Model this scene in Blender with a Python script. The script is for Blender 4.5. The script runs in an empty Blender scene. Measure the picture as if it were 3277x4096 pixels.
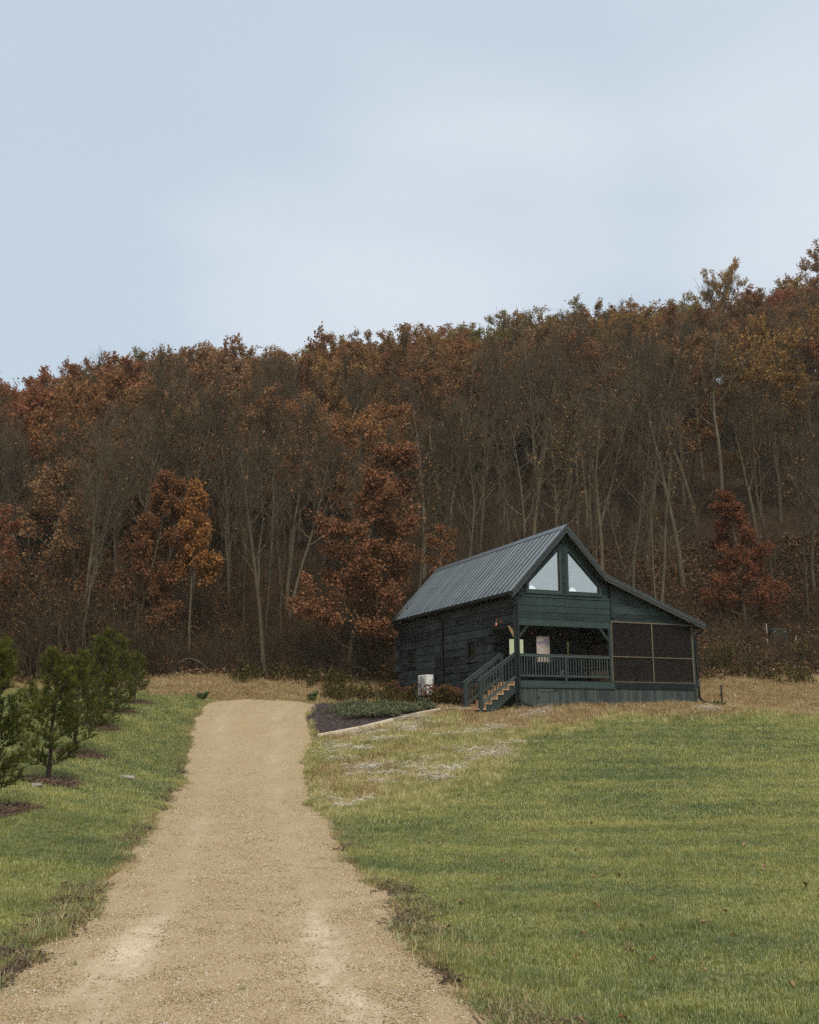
import bpy, bmesh, math, random
import numpy as np
from mathutils import Vector, Matrix, Euler

R = math.radians
random.seed(11)
rng = np.random.default_rng(11)
scene = bpy.context.scene
COL = scene.collection

# ---------------------------------------------------------------- camera
cam_d = bpy.data.cameras.new('camera')
cam_d.sensor_fit = 'HORIZONTAL'
cam_d.sensor_width = 36.0
cam_d.lens = 36.0 * 3994.0 / 3277.0
cam_d.clip_start = 0.1
cam_d.clip_end = 3000.0
cam = bpy.data.objects.new('camera', cam_d)
COL.objects.link(cam)
EYE = 2.0
cam.location = (0, 0, EYE)
cam.rotation_euler = (math.pi / 2 + 0.211, 0, 0)
scene.camera = cam

# ---------------------------------------------------------------- sky, sun, exposure
SUN_EL, SUN_AZ = R(55), R(168)         # azimuth clockwise from +Y: behind the camera
world = bpy.data.worlds.new('World')
scene.world = world
world.use_nodes = True
wn = world.node_tree
for n in list(wn.nodes):
    wn.nodes.remove(n)
w_out = wn.nodes.new('ShaderNodeOutputWorld')
w_bg = wn.nodes.new('ShaderNodeBackground')
w_bg.inputs['Strength'].default_value = 0.1
w_sky = wn.nodes.new('ShaderNodeTexSky')
w_sky.sky_type = 'NISHITA'
w_sky.sun_disc = False
w_sky.sun_elevation = SUN_EL
w_sky.sun_rotation = SUN_AZ
w_tc = wn.nodes.new('ShaderNodeTexCoord')
w_map = wn.nodes.new('ShaderNodeMapping')
w_map.inputs['Scale'].default_value = (1.0, 1.0, 2.6)
w_map.inputs['Rotation'].default_value = (0.25, 0.2, 0.5)
w_no = wn.nodes.new('ShaderNodeTexNoise')
w_no.inputs['Scale'].default_value = 1.3
w_no.inputs['Detail'].default_value = 3.5
w_no.inputs['Roughness'].default_value = 0.42
w_no.inputs['Distortion'].default_value = 0.4
w_ramp = wn.nodes.new('ShaderNodeValToRGB')
w_ramp.color_ramp.elements[0].position = 0.32
w_ramp.color_ramp.elements[0].color = (4.5, 5.25, 6.0, 1)
w_ramp.color_ramp.elements[1].position = 0.78
w_ramp.color_ramp.elements[1].color = (6.05, 6.5, 6.95, 1)
e = w_ramp.color_ramp.elements.new(0.52)
e.color = (4.65, 5.4, 6.15, 1)
w_mix = wn.nodes.new('ShaderNodeMix')
w_mix.data_type = 'RGBA'
w_mix.inputs['Factor'].default_value = 0.86
wn.links.new(w_tc.outputs['Generated'], w_map.inputs['Vector'])
wn.links.new(w_map.outputs['Vector'], w_no.inputs['Vector'])
w_prev = w_no.outputs['Fac']
for (dx_, dy_, dz_), lo_, hi_, k_ in (((-.03, .93, .46), .96, 1.0, .30), ((.38, .80, .62), .945, 1.0, .12), ((-.3, .78, .6), .80, 1.0, -.04)):
    dn_ = Vector((dx_, dy_, dz_)).normalized()
    w_dot = wn.nodes.new('ShaderNodeVectorMath'); w_dot.operation = 'DOT_PRODUCT'; w_dot.inputs[1].default_value = dn_
    wn.links.new(w_tc.outputs['Generated'], w_dot.inputs[0])
    w_mr = wn.nodes.new('ShaderNodeMapRange'); w_mr.interpolation_type = 'SMOOTHSTEP'
    w_mr.inputs['From Min'].default_value = lo_; w_mr.inputs['From Max'].default_value = hi_; w_mr.inputs['To Max'].default_value = k_
    wn.links.new(w_dot.outputs['Value'], w_mr.inputs['Value'])
    w_add = wn.nodes.new('ShaderNodeMath'); w_add.operation = 'ADD'
    wn.links.new(w_prev, w_add.inputs[0]); wn.links.new(w_mr.outputs['Result'], w_add.inputs[1]); w_prev = w_add.outputs[0]
wn.links.new(w_prev, w_ramp.inputs['Fac'])
wn.links.new(w_sky.outputs['Color'], w_mix.inputs['A'])
wn.links.new(w_ramp.outputs['Color'], w_mix.inputs['B'])
wn.links.new(w_mix.outputs['Result'], w_bg.inputs['Color'])
wn.links.new(w_bg.outputs['Background'], w_out.inputs['Surface'])

sun_d = bpy.data.lights.new('sun', 'SUN')
sun_d.energy = 2.2
sun_d.angle = R(18)
sun_d.color = (1.0, 0.93, 0.80)
sun = bpy.data.objects.new('sun', sun_d)
COL.objects.link(sun)
sd = Vector((math.sin(SUN_AZ) * math.cos(SUN_EL), math.cos(SUN_AZ) * math.cos(SUN_EL), math.sin(SUN_EL)))
sun.rotation_euler = sd.to_track_quat('Z', 'Y').to_euler()
sun.location = (20, -20, 40)

vs = scene.view_settings
vs.view_transform = 'Standard'
vs.look = 'None'
vs.exposure = 0.44
vs.gamma = 1.0
vs.use_curve_mapping = False
scene.cycles.max_bounces = 5
scene.cycles.diffuse_bounces = 2
scene.cycles.glossy_bounces = 3
scene.cycles.transmission_bounces = 3
scene.cycles.transparent_max_bounces = 8
scene.cycles.caustics_reflective = False
scene.cycles.caustics_refractive = False
scene.cycles.use_denoising = False
scene.cycles.use_adaptive_sampling = True
scene.cycles.adaptive_threshold = 0.02
scene.render.use_persistent_data = False

# ---------------------------------------------------------------- helpers
def link(o):
    COL.objects.link(o)
    return o

def tag(o, label=None, cat=None, group=None, kind=None):
    if label: o['label'] = label
    if cat: o['category'] = cat
    if group: o['group'] = group
    if kind: o['kind'] = kind
    return o

def empty(name, loc=(0, 0, 0), rz=0.0, parent=None):
    o = bpy.data.objects.new(name, None)
    link(o)
    o.location = loc
    o.rotation_euler = (0, 0, rz)
    o.empty_display_size = 0.2
    if parent: o.parent = parent
    return o

class MB:
    """collects shapes; build() makes ONE mesh object"""
    def __init__(s):
        s.v = []; s.f = []
    def add(s, vs, fs):
        b = len(s.v)
        s.v += [tuple(p) for p in vs]
        s.f += [tuple(b + i for i in f) for f in fs]
    def box(s, x0, x1, y0, y1, z0, z1):
        s.add([(x0,y0,z0),(x1,y0,z0),(x1,y1,z0),(x0,y1,z0),(x0,y0,z1),(x1,y0,z1),(x1,y1,z1),(x0,y1,z1)],
              [(0,3,2,1),(4,5,6,7),(0,1,5,4),(1,2,6,5),(2,3,7,6),(3,0,4,7)])
        return s
    def bbox(s, x0, x1, y0, y1, z0, z1, b=0.008):
        """box with chamfered long edges"""
        bm = bmesh.new()
        bmesh.ops.create_cube(bm, size=1)
        for v in bm.verts:
            v.co = ((x0+x1)/2 + v.co.x*(x1-x0), (y0+y1)/2 + v.co.y*(y1-y0), (z0+z1)/2 + v.co.z*(z1-z0))
        bmesh.ops.bevel(bm, geom=bm.edges[:], offset=b, segments=1, affect='EDGES')
        bm.verts.index_update()
        s.add([v.co[:] for v in bm.verts], [[v.index for v in f.verts] for f in bm.faces])
        bm.free()
        return s
    def bar(s, p, q, w, h, up=(0, 0, 1), b=0):
        """straight bar of section w x h from p to q"""
        p = Vector(p); q = Vector(q)
        d = (q - p).normalized(); up = Vector(up)
        side = d.cross(up)
        if side.length < 1e-4: side = d.cross(Vector((0, 1, 0)))
        side.normalize(); u2 = side.cross(d).normalized()
        a = side * (w / 2); c = u2 * (h / 2)
        s.add([p-a-c, p+a-c, p+a+c, p-a+c, q-a-c, q+a-c, q+a+c, q-a+c],
              [(0,3,2,1),(4,5,6,7),(0,1,5,4),(1,2,6,5),(2,3,7,6),(3,0,4,7)])
        return s
    def prism(s, poly, y0, y1):
        """polygon in (x,z) pushed from y0 to y1"""
        n = len(poly)
        s.add([(x, y0, z) for x, z in poly] + [(x, y1, z) for x, z in poly],
              [tuple(range(n)), tuple(range(2*n-1, n-1, -1))] +
              [(i, i+n, (i+1) % n + n, (i+1) % n) for i in range(n)])
        return s
    def tube(s, pts, rad, n=6, cap=True):
        pts = [Vector(p) for p in pts]
        b = len(s.v); m = len(pts)
        ref = Vector((0.31, 0.17, 0.93))
        for i, p in enumerate(pts):
            d = (pts[min(i+1, m-1)] - pts[max(i-1, 0)])
            if d.length < 1e-7: d = Vector((0, 0, 1))
            d.normalize()
            a = d.cross(ref)
            if a.length < 0.1: a = d.cross(Vector((1, 0, 0)))
            a.normalize(); c = d.cross(a)
            r = rad[i] if hasattr(rad, '__len__') else rad
            for k in range(n):
                t = 2 * math.pi * k / n
                s.v.append(tuple(p + a * (r * math.cos(t)) + c * (r * math.sin(t))))
        for i in range(m - 1):
            for k in range(n):
                k2 = (k + 1) % n
                s.f.append((b+i*n+k, b+i*n+k2, b+(i+1)*n+k2, b+(i+1)*n+k))
        if cap and n > 3:
            s.f.append(tuple(b + k for k in range(n-1, -1, -1)))
            s.f.append(tuple(b + (m-1)*n + k for k in range(n)))
        return s
    def lathe(s, prof, c=(0, 0, 0), n=16):
        """profile [(r,z)] turned round a vertical axis"""
        b = len(s.v)
        for r, z in prof:
            for k in range(n):
                t = 2*math.pi*k/n
                s.v.append((c[0]+r*math.cos(t), c[1]+r*math.sin(t), c[2]+z))
        for i in range(len(prof)-1):
            for k in range(n):
                k2 = (k+1) % n
                s.f.append((b+i*n+k, b+i*n+k2, b+(i+1)*n+k2, b+(i+1)*n+k))
        return s
    def mesh(s, name, mat=None, smooth=False):
        me = bpy.data.meshes.new(name)
        me.from_pydata(s.v, [], s.f)
        if mat: me.materials.append(mat)
        if smooth:
            me.polygons.foreach_set('use_smooth', [True] * len(me.polygons))
        me.update()
        return me
    def build(s, name, mat, parent=None, smooth=False):
        o = bpy.data.objects.new(name, s.mesh(name, mat, smooth))
        link(o)
        if parent: o.parent = parent
        return o

def obj(name, me, parent=None, loc=None, rot=None, scl=None):
    o = bpy.data.objects.new(name, me)
    link(o)
    if parent: o.parent = parent
    if loc is not None: o.location = loc
    if rot is not None: o.rotation_euler = rot
    if scl is not None: o.scale = scl
    return o

def np_mesh(name, verts, faces, mat=None, smooth=False):
    verts = np.asarray(verts, np.float32); faces = np.asarray(faces, np.int32)
    me = bpy.data.meshes.new(name)
    k = faces.shape[1]
    me.vertices.add(len(verts)); me.vertices.foreach_set('co', verts.ravel())
    me.loops.add(faces.size); me.loops.foreach_set('vertex_index', faces.ravel())
    me.polygons.add(len(faces))
    me.polygons.foreach_set('loop_start', np.arange(0, faces.size, k, dtype=np.int32))
    if smooth: me.polygons.foreach_set('use_smooth', np.ones(len(faces), bool))
    me.update(calc_edges=True)
    if mat: me.materials.append(mat)
    return me

def fattr(me, name, arr, domain='POINT'):
    a = me.attributes.new(name, 'FLOAT', domain)
    a.data.foreach_set('value', np.asarray(arr, np.float32))

# ---- noise in numpy
def _h(ix, iy, seed):
    n = (ix.astype(np.int64) * 374761393 + iy.astype(np.int64) * 668265263 + seed * 1442695041) & 0xffffffff
    n = ((n ^ (n >> 13)) * 1274126177) & 0xffffffff
    return ((n ^ (n >> 16)) & 0xffff) / 65535.0
def vnoise(x, y, sc, seed=0, octs=3):
    x = np.asarray(x, float) / sc; y = np.asarray(y, float) / sc
    out = np.zeros(np.broadcast(x, y).shape); amp = 1.0; tot = 0
    for o in range(octs):
        ix = np.floor(x); iy = np.floor(y); fx = x - ix; fy = y - iy
        fx = fx*fx*(3-2*fx); fy = fy*fy*(3-2*fy)
        a = _h(ix, iy, seed+o); b = _h(ix+1, iy, seed+o); c = _h(ix, iy+1, seed+o); d = _h(ix+1, iy+1, seed+o)
        out += amp * ((a*(1-fx)+b*fx)*(1-fy) + (c*(1-fx)+d*fx)*fy); tot += amp
        x = x*2.03+7.1; y = y*2.03+3.7; amp *= 0.5
    return out / tot
def sstep(a, b, x):
    t = np.clip((np.asarray(x, float) - a) / (b - a), 0, 1)
    return t*t*(3-2*t)

# ---- material node helpers
class NT:
    def __init__(s, name):
        s.m = bpy.data.materials.new(name); s.m.use_nodes = True
        s.t = s.m.node_tree
        for n in list(s.t.nodes): s.t.nodes.remove(n)
        s.out = s.t.nodes.new('ShaderNodeOutputMaterial')
    def n(s, typ, **kw):
        nd = s.t.nodes.new('ShaderNode' + typ)
        for k, v in kw.items():
            if k in nd.inputs: 
                if hasattr(v, 'is_output'): s.t.links.new(v, nd.inputs[k])
                else: nd.inputs[k].default_value = v
            else: setattr(nd, k, v)
        return nd
    def l(s, a, b): s.t.links.new(a, b)
    def pos(s, scale=(1, 1, 1), coord='Object'):
        if coord == 'World': src = s.n('NewGeometry').outputs['Position']
        else: src = s.n('TexCoord').outputs[coord]
        mp = s.n('Mapping'); mp.inputs['Scale'].default_value = scale
        s.l(src, mp.inputs['Vector'])
        return mp.outputs['Vector']
    def noise(s, vec, scale, detail=3, rough=0.55, dist=0.0):
        nd = s.n('TexNoise'); nd.inputs['Scale'].default_value = scale
        nd.inputs['Detail'].default_value = detail; nd.inputs['Roughness'].default_value = rough
        nd.inputs['Distortion'].default_value = dist
        s.l(vec, nd.inputs['Vector'])
        return nd.outputs['Fac']
    def ramp(s, fac, stops):
        r = s.n('ValToRGB'); cr = r.color_ramp
        while len(cr.elements) < len(stops): cr.elements.new(0.5)
        for el, (p, c) in zip(cr.elements, stops):
            el.position = p; el.color = (*c, 1) if len(c) == 3 else c
        s.l(fac, r.inputs['Fac'])
        return r.outputs['Color']
    def mix(s, fac, a, b, mode='MIX'):
        m = s.n('Mix', data_type='RGBA', blend_type=mode)
        for key, v in (('Factor', fac), ('A', a), ('B', b)):
            sk = m.inputs[key] if key == 'Factor' else [i for i in m.inputs if i.name == key and i.type == 'RGBA'][0]
            if hasattr(v, 'is_output'): s.l(v, sk)
            elif key == 'Factor': sk.default_value = v
            else: sk.default_value = (*v, 1) if len(v) == 3 else v
        return [o for o in m.outputs if o.type == 'RGBA'][0]
    def math(s, op, a, b=0.0, clamp=False):
        m = s.n('Math', operation=op, use_clamp=clamp)
        for i, v in enumerate((a, b)):
            if hasattr(v, 'is_output'): s.l(v, m.inputs[i])
            else: m.inputs[i].default_value = v
        return m.outputs[0]
    def attr(s, name, kind='GEOMETRY'):
        a = s.n('Attribute', attribute_name=name, attribute_type=kind)
        return a.outputs['Fac']
    def rnd(s): return s.n('ObjectInfo').outputs['Random']
    def bump(s, h, strength=0.3, dist=0.02):
        b = s.n('Bump'); b.inputs['Strength'].default_value = strength; b.inputs['Distance'].default_value = dist
        s.l(h, b.inputs['Height'])
        return b.outputs['Normal']
    def prin(s, color, rough=0.8, metal=0.0, normal=None, spec=0.3, **kw):
        p = s.n('BsdfPrincipled')
        for key, v in (('Base Color', color), ('Roughness', rough), ('Metallic', metal), ('Specular IOR Level', spec)):
            if hasattr(v, 'is_output'): s.l(v, p.inputs[key])
            elif key == 'Base Color': p.inputs[key].default_value = (*v, 1)
            else: p.inputs[key].default_value = v
        if normal is not None: s.l(normal, p.inputs['Normal'])
        s.l(p.outputs['BSDF'], s.out.inputs['Surface'])
        return p

def scale_col(c, k): return tuple(x*k for x in c)

def mat_wood(name, col, var=0.45, axis=0, grain=9.0, rough=0.75, bump=0.5, wear=None, piece=.8):
    """painted / stained timber, grain drawn out along one axis, each piece its own tone"""
    t = NT(name)
    sc = [grain, grain, grain]; sc[axis] = grain*0.09
    v = t.pos(tuple(sc))
    r = t.rnd()
    vadd = t.n('VectorMath', operation='ADD'); t.l(v, vadd.inputs[0])
    cmb = t.n('CombineXYZ'); t.l(t.math('MULTIPLY', r, 37.0), cmb.inputs[0]); t.l(t.math('MULTIPLY', r, 91.0), cmb.inputs[1])
    t.l(cmb.outputs[0], vadd.inputs[1]); v = vadd.outputs[0]
    g = t.noise(v, 1.0, 5, 0.65, 0.3)
    big = t.noise(t.pos((1.3, 1.3, 1.3)), 1.0, 3)
    k = t.math('ADD', t.math('MULTIPLY', g, 0.75), t.math('MULTIPLY', big, 0.6))
    k = t.math('ADD', k, t.math('MULTIPLY', t.math('SUBTRACT', r, .25), piece))
    k = t.math('MULTIPLY', k, .66)
    c = t.ramp(k, [(0.38, scale_col(col, 1-var)), (0.60, col), (.82, scale_col(col, 1+var))])
    if wear:
        wv = t.ramp(t.noise(v, 2.3, 4, 0.7), [(0.60, (0, 0, 0)), (0.72, (1, 1, 1))])
        c = t.mix(t.math('MULTIPLY', wv, 0.35), c, wear)
    nm = t.bump(g, bump, 0.012)
    t.prin(c, rough, 0.0, nm, 0.25)
    return t.m

def mat_plain(name, col, rough=0.6, metal=0.0, var=0.15, sc=6.0, spec=0.4, bump=0.1):
    t = NT(name)
    nz = t.noise(t.pos((1, 1, 1)), sc, 4)
    c = t.ramp(nz, [(0.3, scale_col(col, 1-var)), (0.7, scale_col(col, 1+var))])
    t.prin(c, rough, metal, t.bump(nz, bump, 0.01), spec)
    return t.m

def mat_leaf(name, stops, trans=0.3, rough=0.8, use_objcol=False):
    """leaf faces: tone per face ('var'), tint per tree (object colour)"""
    t = NT(name)
    va = t.attr('var')
    c = t.ramp(va, stops)
    if use_objcol:
        c = t.mix(1.0, c, t.n('ObjectInfo').outputs['Color'], 'MULTIPLY')
    d = t.n('BsdfDiffuse'); t.l(c, d.inputs['Color'])
    tr = t.n('BsdfTranslucent'); t.l(c, tr.inputs['Color'])
    mx = t.n('MixShader'); mx.inputs[0].default_value = trans
    t.l(d.outputs[0], mx.inputs[1]); t.l(tr.outputs[0], mx.inputs[2])
    t.l(mx.outputs[0], t.out.inputs['Surface'])
    return t.m

def mat_bark(name, col, var=0.35):
    t = NT(name)
    g = t.noise(t.pos((5, 5, 1.1)), 1.6, 4, 0.65)
    r = t.rnd()
    k = t.math('ADD', g, t.math('MULTIPLY', t.math('SUBTRACT', r, 0.5), 0.35))
    c = t.ramp(k, [(0.3, scale_col(col, 1-var)), (0.55, col), (0.8, scale_col(col, 1+var*1.4))])
    t.prin(c, 0.9, 0, None, 0.1)
    return t.m

# ---------------------------------------------------------------- terrain
HX, HY, HZ, YAW = 4.321, 39.753, 2.6857, 0.399       # cabin's front left corner and heading
cu, su = math.cos(YAW), math.sin(YAW)
def house_world(u, v, z): return (HX + u*cu - v*su, HY + u*su + v*cu, HZ + z)
def house_uv(x, y):
    dx, dy = np.asarray(x) - HX, np.asarray(y) - HY
    return dx*cu + dy*su, -dx*su + dy*cu

ctrl = []
for y in (-60, -20, 0, 7, 14, 20):
    for x in (-30, -14, -6, -1, 5, 14, 30):
        z = 0.0
        if y >= 14 and x < -5: z = 0.12
        if y >= 20 and x <= -6: z = 0.4
        if y >= 20 and x >= 5: z = 0.22
        ctrl.append((x, y, z))
ctrl += [(-6.3,29,.41),(-7.23,33,.93),(-7.91,36.5,1.48),(-8.57,40,2.15),(-8.93,44,2.87),
         (-2.86,29,.41),(-3.27,33,.93),(-3.43,36.5,1.48),(-4,39.5,2.01),(-4,44,2.87),(-4,25,.08),(-2,24,.08),
         (10.3,26,.69),(13.6,34,1.51),(16.5,41,2.44),(9.64,38.5,2.29),(8.2,33,1.53),(6.4,26,.69),(4.4,35.5,1.81),
         (3.3,27,.64),(.54,31,1.0),(-1,34.5,1.5),(.4,23.5,.19),(3.2,38.5,2.32),
         (-1.8,38.2,1.83),(.7,40,2.5),(-2.86,43,2.55),(-.26,44.5,2.74),(2.2,40.2,2.57),
         (-11.5,48,3.83),(-8.5,50,4.03),(-5,50,3.79),(-2.5,52,4.11),(-13.2,46,3.23),(-18.5,46,3.23),(-28,46,3.3),
         (12.9,44,2.77),(15.5,45,2.79),(18.3,45.5,3.0),(14.4,49,3.98),(17.7,51,4.3),(21,52,4.59),(17.7,57,6.44),
         (21.6,60,7.52),(24.5,60,7.52),(19.7,63,8.99),(25.5,64,9.1),(30,52,4.8),(28,44,3.0),
         (-7.4,19,.57-.12),(-8.4,24,.73),(-9.8,30,1.2),(-10.8,35.5,1.99),(-11.5,40,2.54),(-11.8,44,2.94),
         (-16,24,1.0),(-18,32,1.7),(-20,40,2.7),(-30,30,1.8),(30,32,1.6),(-8,27,.75)]
for u, v, z in ((0,0,-.02),(2,-.3,.04),(4.3,-.3,.11),(8.3,-.3,.21),(-1.8,.5,-.05),(-1,4,.1),(-1,8,.33),(-.5,12.5,.75),
                (-2.5,2.5,-.02),(8.5,6,.8),(8.5,12,2.6),(4,13,1.9),(10,3,.6)):
    x, y, w = house_world(u, v, z); ctrl.append((x, y, w))
crest = [(-100,39),(-72.4,41.5),(-54,44.6),(-40.4,50.2),(-27.3,52),(-16,51.5),(-9,53.2),(0,53.9),(13.9,57.0),(26,58.6),(40.8,60.4),(55.5,62),(73.5,66),(100,70)]
TREE_H = 14.5
for x, top in crest:
    g = top - TREE_H
    ctrl.append((x, 125, g)); ctrl.append((x*1.05, 150, g + 1.5)); ctrl.append((x*1.2, 200, g - 4))
    if -60 < x < 60:
        b = 5.2 + max(0, x)*0.02
        for yy in (72, 88, 106):
            t = (yy-54)/(125-54); ctrl.append((x*yy/125, yy, b + (g-b)*(t**1.06)))
ctrl = np.array(ctrl, float)
def _k(r2): return np.where(r2 > 1e-12, 0.5*r2*np.log(np.maximum(r2, 1e-12)), 0.0)
_n = len(ctrl)
_A = np.zeros((_n+3, _n+3))
_d2 = (ctrl[:, None, 0]-ctrl[None, :, 0])**2 + (ctrl[:, None, 1]-ctrl[None, :, 1])**2
_A[:_n, :_n] = _k(_d2) + np.eye(_n)*1.5
_A[:_n, _n] = 1; _A[:_n, _n+1:] = ctrl[:, :2]
_A[_n, :_n] = 1; _A[_n+1:, :_n] = ctrl[:, :2].T
_w = np.linalg.solve(_A, np.concatenate([ctrl[:, 2], np.zeros(3)]))
def hgt(x, y):
    x = np.atleast_1d(np.asarray(x, float)); y = np.atleast_1d(np.asarray(y, float))
    sh = x.shape; x = x.ravel(); y = y.ravel(); out = np.empty(len(x))
    xc = np.clip(x, -110, 110); yc = np.clip(y, -60, 200)
    for i in range(0, len(x), 20000):
        a, b = xc[i:i+20000], yc[i:i+20000]
        r2 = (a[:, None]-ctrl[None, :, 0])**2 + (b[:, None]-ctrl[None, :, 1])**2
        out[i:i+20000] = _k(r2) @ _w[:_n] + _w[_n] + a*_w[_n+1] + b*_w[_n+2]
    rough = sstep(46, 60, y)*0.5 + 0.12
    out += (vnoise(x, y, 2.2, 5, 2)-0.5)*0.12*rough/0.3
    return out.reshape(sh)
def h1(x, y): return float(hgt(x, y)[0])

# driveway edges as functions of distance
_dy = np.array([-40, 0, 7.43, 8.4, 9.75, 12.3, 16, 20.3, 26, 29, 33, 36.5, 40, 42, 44, 45.6])
_dl = np.array([-3.3,-3.2,-3.24,-3.38,-3.54,-3.76,-4.39,-4.99,-5.99,-6.3,-7.23,-7.91,-8.57,-8.8,-8.93,-8.6])
_dr = np.array([1.5,1.15,.82,.50,.24,-.14,-.80,-1.41,-2.2,-2.8,-3.27,-3.43,-3.9,-4.1,-4.0,-4.3])
def drive_edges(y):
    y = np.asarray(y, float)
    n1 = (vnoise(y, y*0+1.5, 2.6, 21, 4)-0.5)*0.42
    n2 = (vnoise(y, y*0+8.5, 2.6, 31, 4)-0.5)*0.46
    nub = 0.16*np.exp(-((y-11.2)/0.5)**2) - 0.05*np.exp(-((y-12.5)/0.5)**2) + 0.35*np.exp(-((y-25.6)/0.8)**2)
    return np.interp(y, _dy, _dl) + n1, np.interp(y, _dy, _dr) + n2 - nub
def drive_in(x, y):
    """signed: >0 inside the driveway (metres from the edge)"""
    l, r = drive_edges(y)
    return np.minimum(np.minimum(np.asarray(x) - l, r - np.asarray(x)), 45.4 + (vnoise(x, y, 0.8, 44)-.5)*.5 - np.asarray(y))

BED = [(-3.35,36.9),(-1.8,38.15),(.25,39.5),(1.2,40.0),(1.0,41.2),(.4,42.6),(-.9,44.1),(-2.6,45.3),(-3.9,44.9),(-4.15,43.5),(-4.0,41.0),(-3.7,39.0)]
def in_poly(x, y, poly):
    x = np.asarray(x, float); y = np.asarray(y, float); c = np.zeros(x.shape, bool); n = len(poly)
    for i in range(n):
        (x0, y0), (x1, y1) = poly[i], poly[(i+1) % n]
        t = ((y0 > y) != (y1 > y)) & (x < (x1-x0)*(y-y0)/((y1-y0) if y1 != y0 else 1e-9) + x0)
        c ^= t
    return c
PINES = [(-7.75,19.0),(-8.4,24.0),(-9.8,30.0),(-10.8,35.5),(-11.55,40.0),(-11.9,44.0)]
def ring_in(x, y):
    m = np.zeros(np.shape(x))
    for i, (px, py) in enumerate(PINES):
        d = np.hypot(np.asarray(x)-px-.1, (np.asarray(y)-py)*1.0)
        m = np.maximum(m, 1 - sstep(0.42, 0.80, d + (vnoise(x, y, .35, 9)-.5)*.9))
    return m
def bed_in(x, y):
    wx = np.asarray(x) + (vnoise(x, y, .5, 3)-.5)*.25
    m = in_poly(wx, y, BED)
    u, v = house_uv(x, y)
    wall_bed = (u < 0) & (u > -1.5) & (v > 1.6) & (v < 12.6)
    return m | wall_bed
def dry_amt(x, y):
    x = np.asarray(x, float); y = np.asarray(y, float)
    yb = np.interp(x, [-30,-12.5,-12,-9,-3.2,-2.8,-.5,.6,2.3,3.2,4.4,9.6,16.5,30], [49,48,46,45.3,45.3,24,24.5,25.5,28,32,36,38.7,41.2,43])
    n = (vnoise(x, y, 2.0, 61, 3)-.5)*2.6
    a = sstep(-.8, .9, y - yb + n)
    mound = (x > -4) & (y < 39) & (x < 5)
    patch = sstep(.42, .62, vnoise(x, y, 1.5, 71, 3)) * .75 + .25*sstep(30, 38, y)
    return np.where(mound, a*np.clip(patch, 0, 1), a)
def forest_amt(x, y):
    yf = np.interp(x, [-40,-25,-12,-8,-2,5,14,17,25,40], [48.5,49.5,50.5,52,53,55,50.5,52,53,54])
    return sstep(-1.2, 1.2, np.asarray(y) - yf + (vnoise(x, y, 1.6, 81, 3)-.5)*3)
def in_house(x, y, m=0.0):
    u, v = house_uv(x, y)
    a = (u > -m) & (u < 8.55+m) & (v > -m-.05) & (v < 12.4+m)
    b = (u > -1.9-m) & (u < 0) & (v > -.1-m) & (v < 1.5+m)
    return a | b

# ---- ground sheet
ys = np.concatenate([np.array([-400,-200,-100,-60,-30,-15,-6,0,3]), np.arange(4, 14, .14), np.arange(14, 30, .22), np.arange(30, 56, .3), np.arange(56, 132, .9), np.array([134,138,144,152,165,185,210,260,340,450,700])])
ss = np.linspace(-1.0, 1.0, 261); ss = np.sign(ss)*np.abs(ss)**1.15
W = np.interp(ys, [-400,-60,0,10,60,140,300,700], [600,140,40,14,46,95,300,700])
GX = ss[None, :]*W[:, None]; GY = np.repeat(ys[:, None], len(ss), 1)
GZ = hgt(GX, GY)
din = drive_in(GX, GY)
GZ = GZ - 0.05*sstep(0.0, 0.25, din) - 0.01*bed_in(GX, GY)
nr, nc = GX.shape
gv = np.stack([GX.ravel(), GY.ravel(), GZ.ravel()], 1)
ii = np.arange(nr-1)[:, None]*nc + np.arange(nc-1)[None, :]
gf = np.stack([ii, ii+1, ii+nc+1, ii+nc], -1).reshape(-1, 4)
t = NT('ground')
pw = t.pos((1, 1, 1), 'World')
n1 = t.noise(pw, .35, 4); n2 = t.noise(pw, 9, 4, .7); n3 = t.noise(pw, 45, 3, .7)
green = t.ramp(t.math('ADD', t.math('MULTIPLY', n1, .6), t.math('MULTIPLY', n2, .4)), [(.3, (.095,.105,.024)), (.5, (.15,.15,.035)), (.7, (.22,.19,.06))])
dryc = t.ramp(t.math('ADD', t.math('MULTIPLY', n2, .6), t.math('MULTIPLY', n3, .4)), [(.3, (.10,.066,.03)), (.5, (.22,.15,.068)), (.72, (.36,.27,.15))])
litter = t.ramp(t.math('ADD', t.math('MULTIPLY', n2, .5), t.math('MULTIPLY', n3, .5)), [(.35, (.016,.012,.008)), (.52, (.045,.028,.016)), (.7, (.11,.065,.038))])
mul = t.ramp(n3, [(.35, (.05,.038,.034)), (.65, (.12,.088,.08))])
c = t.mix(t.attr('dry'), green, dryc)
c = t.mix(t.attr('forest'), c, litter)
c = t.mix(t.attr('mulch'), c, mul)
c = t.mix(t.attr('edge'), c, dryc)
t.prin(c, .95, 0, t.bump(t.math('ADD', n2, n3), .8, .04), .1)
M_ground = t.m
me = np_mesh('ground', gv, gf, M_ground, True)
fattr(me, 'dry', dry_amt(GX, GY).ravel()); fattr(me, 'forest', forest_amt(GX, GY).ravel())
fattr(me, 'mulch', np.maximum(ring_in(GX, GY), bed_in(GX, GY)).ravel())
fattr(me, 'edge', (sstep(-.35, -.02, din)*.8).ravel())
g = obj('ground', me); tag(g, kind='structure')

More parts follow.
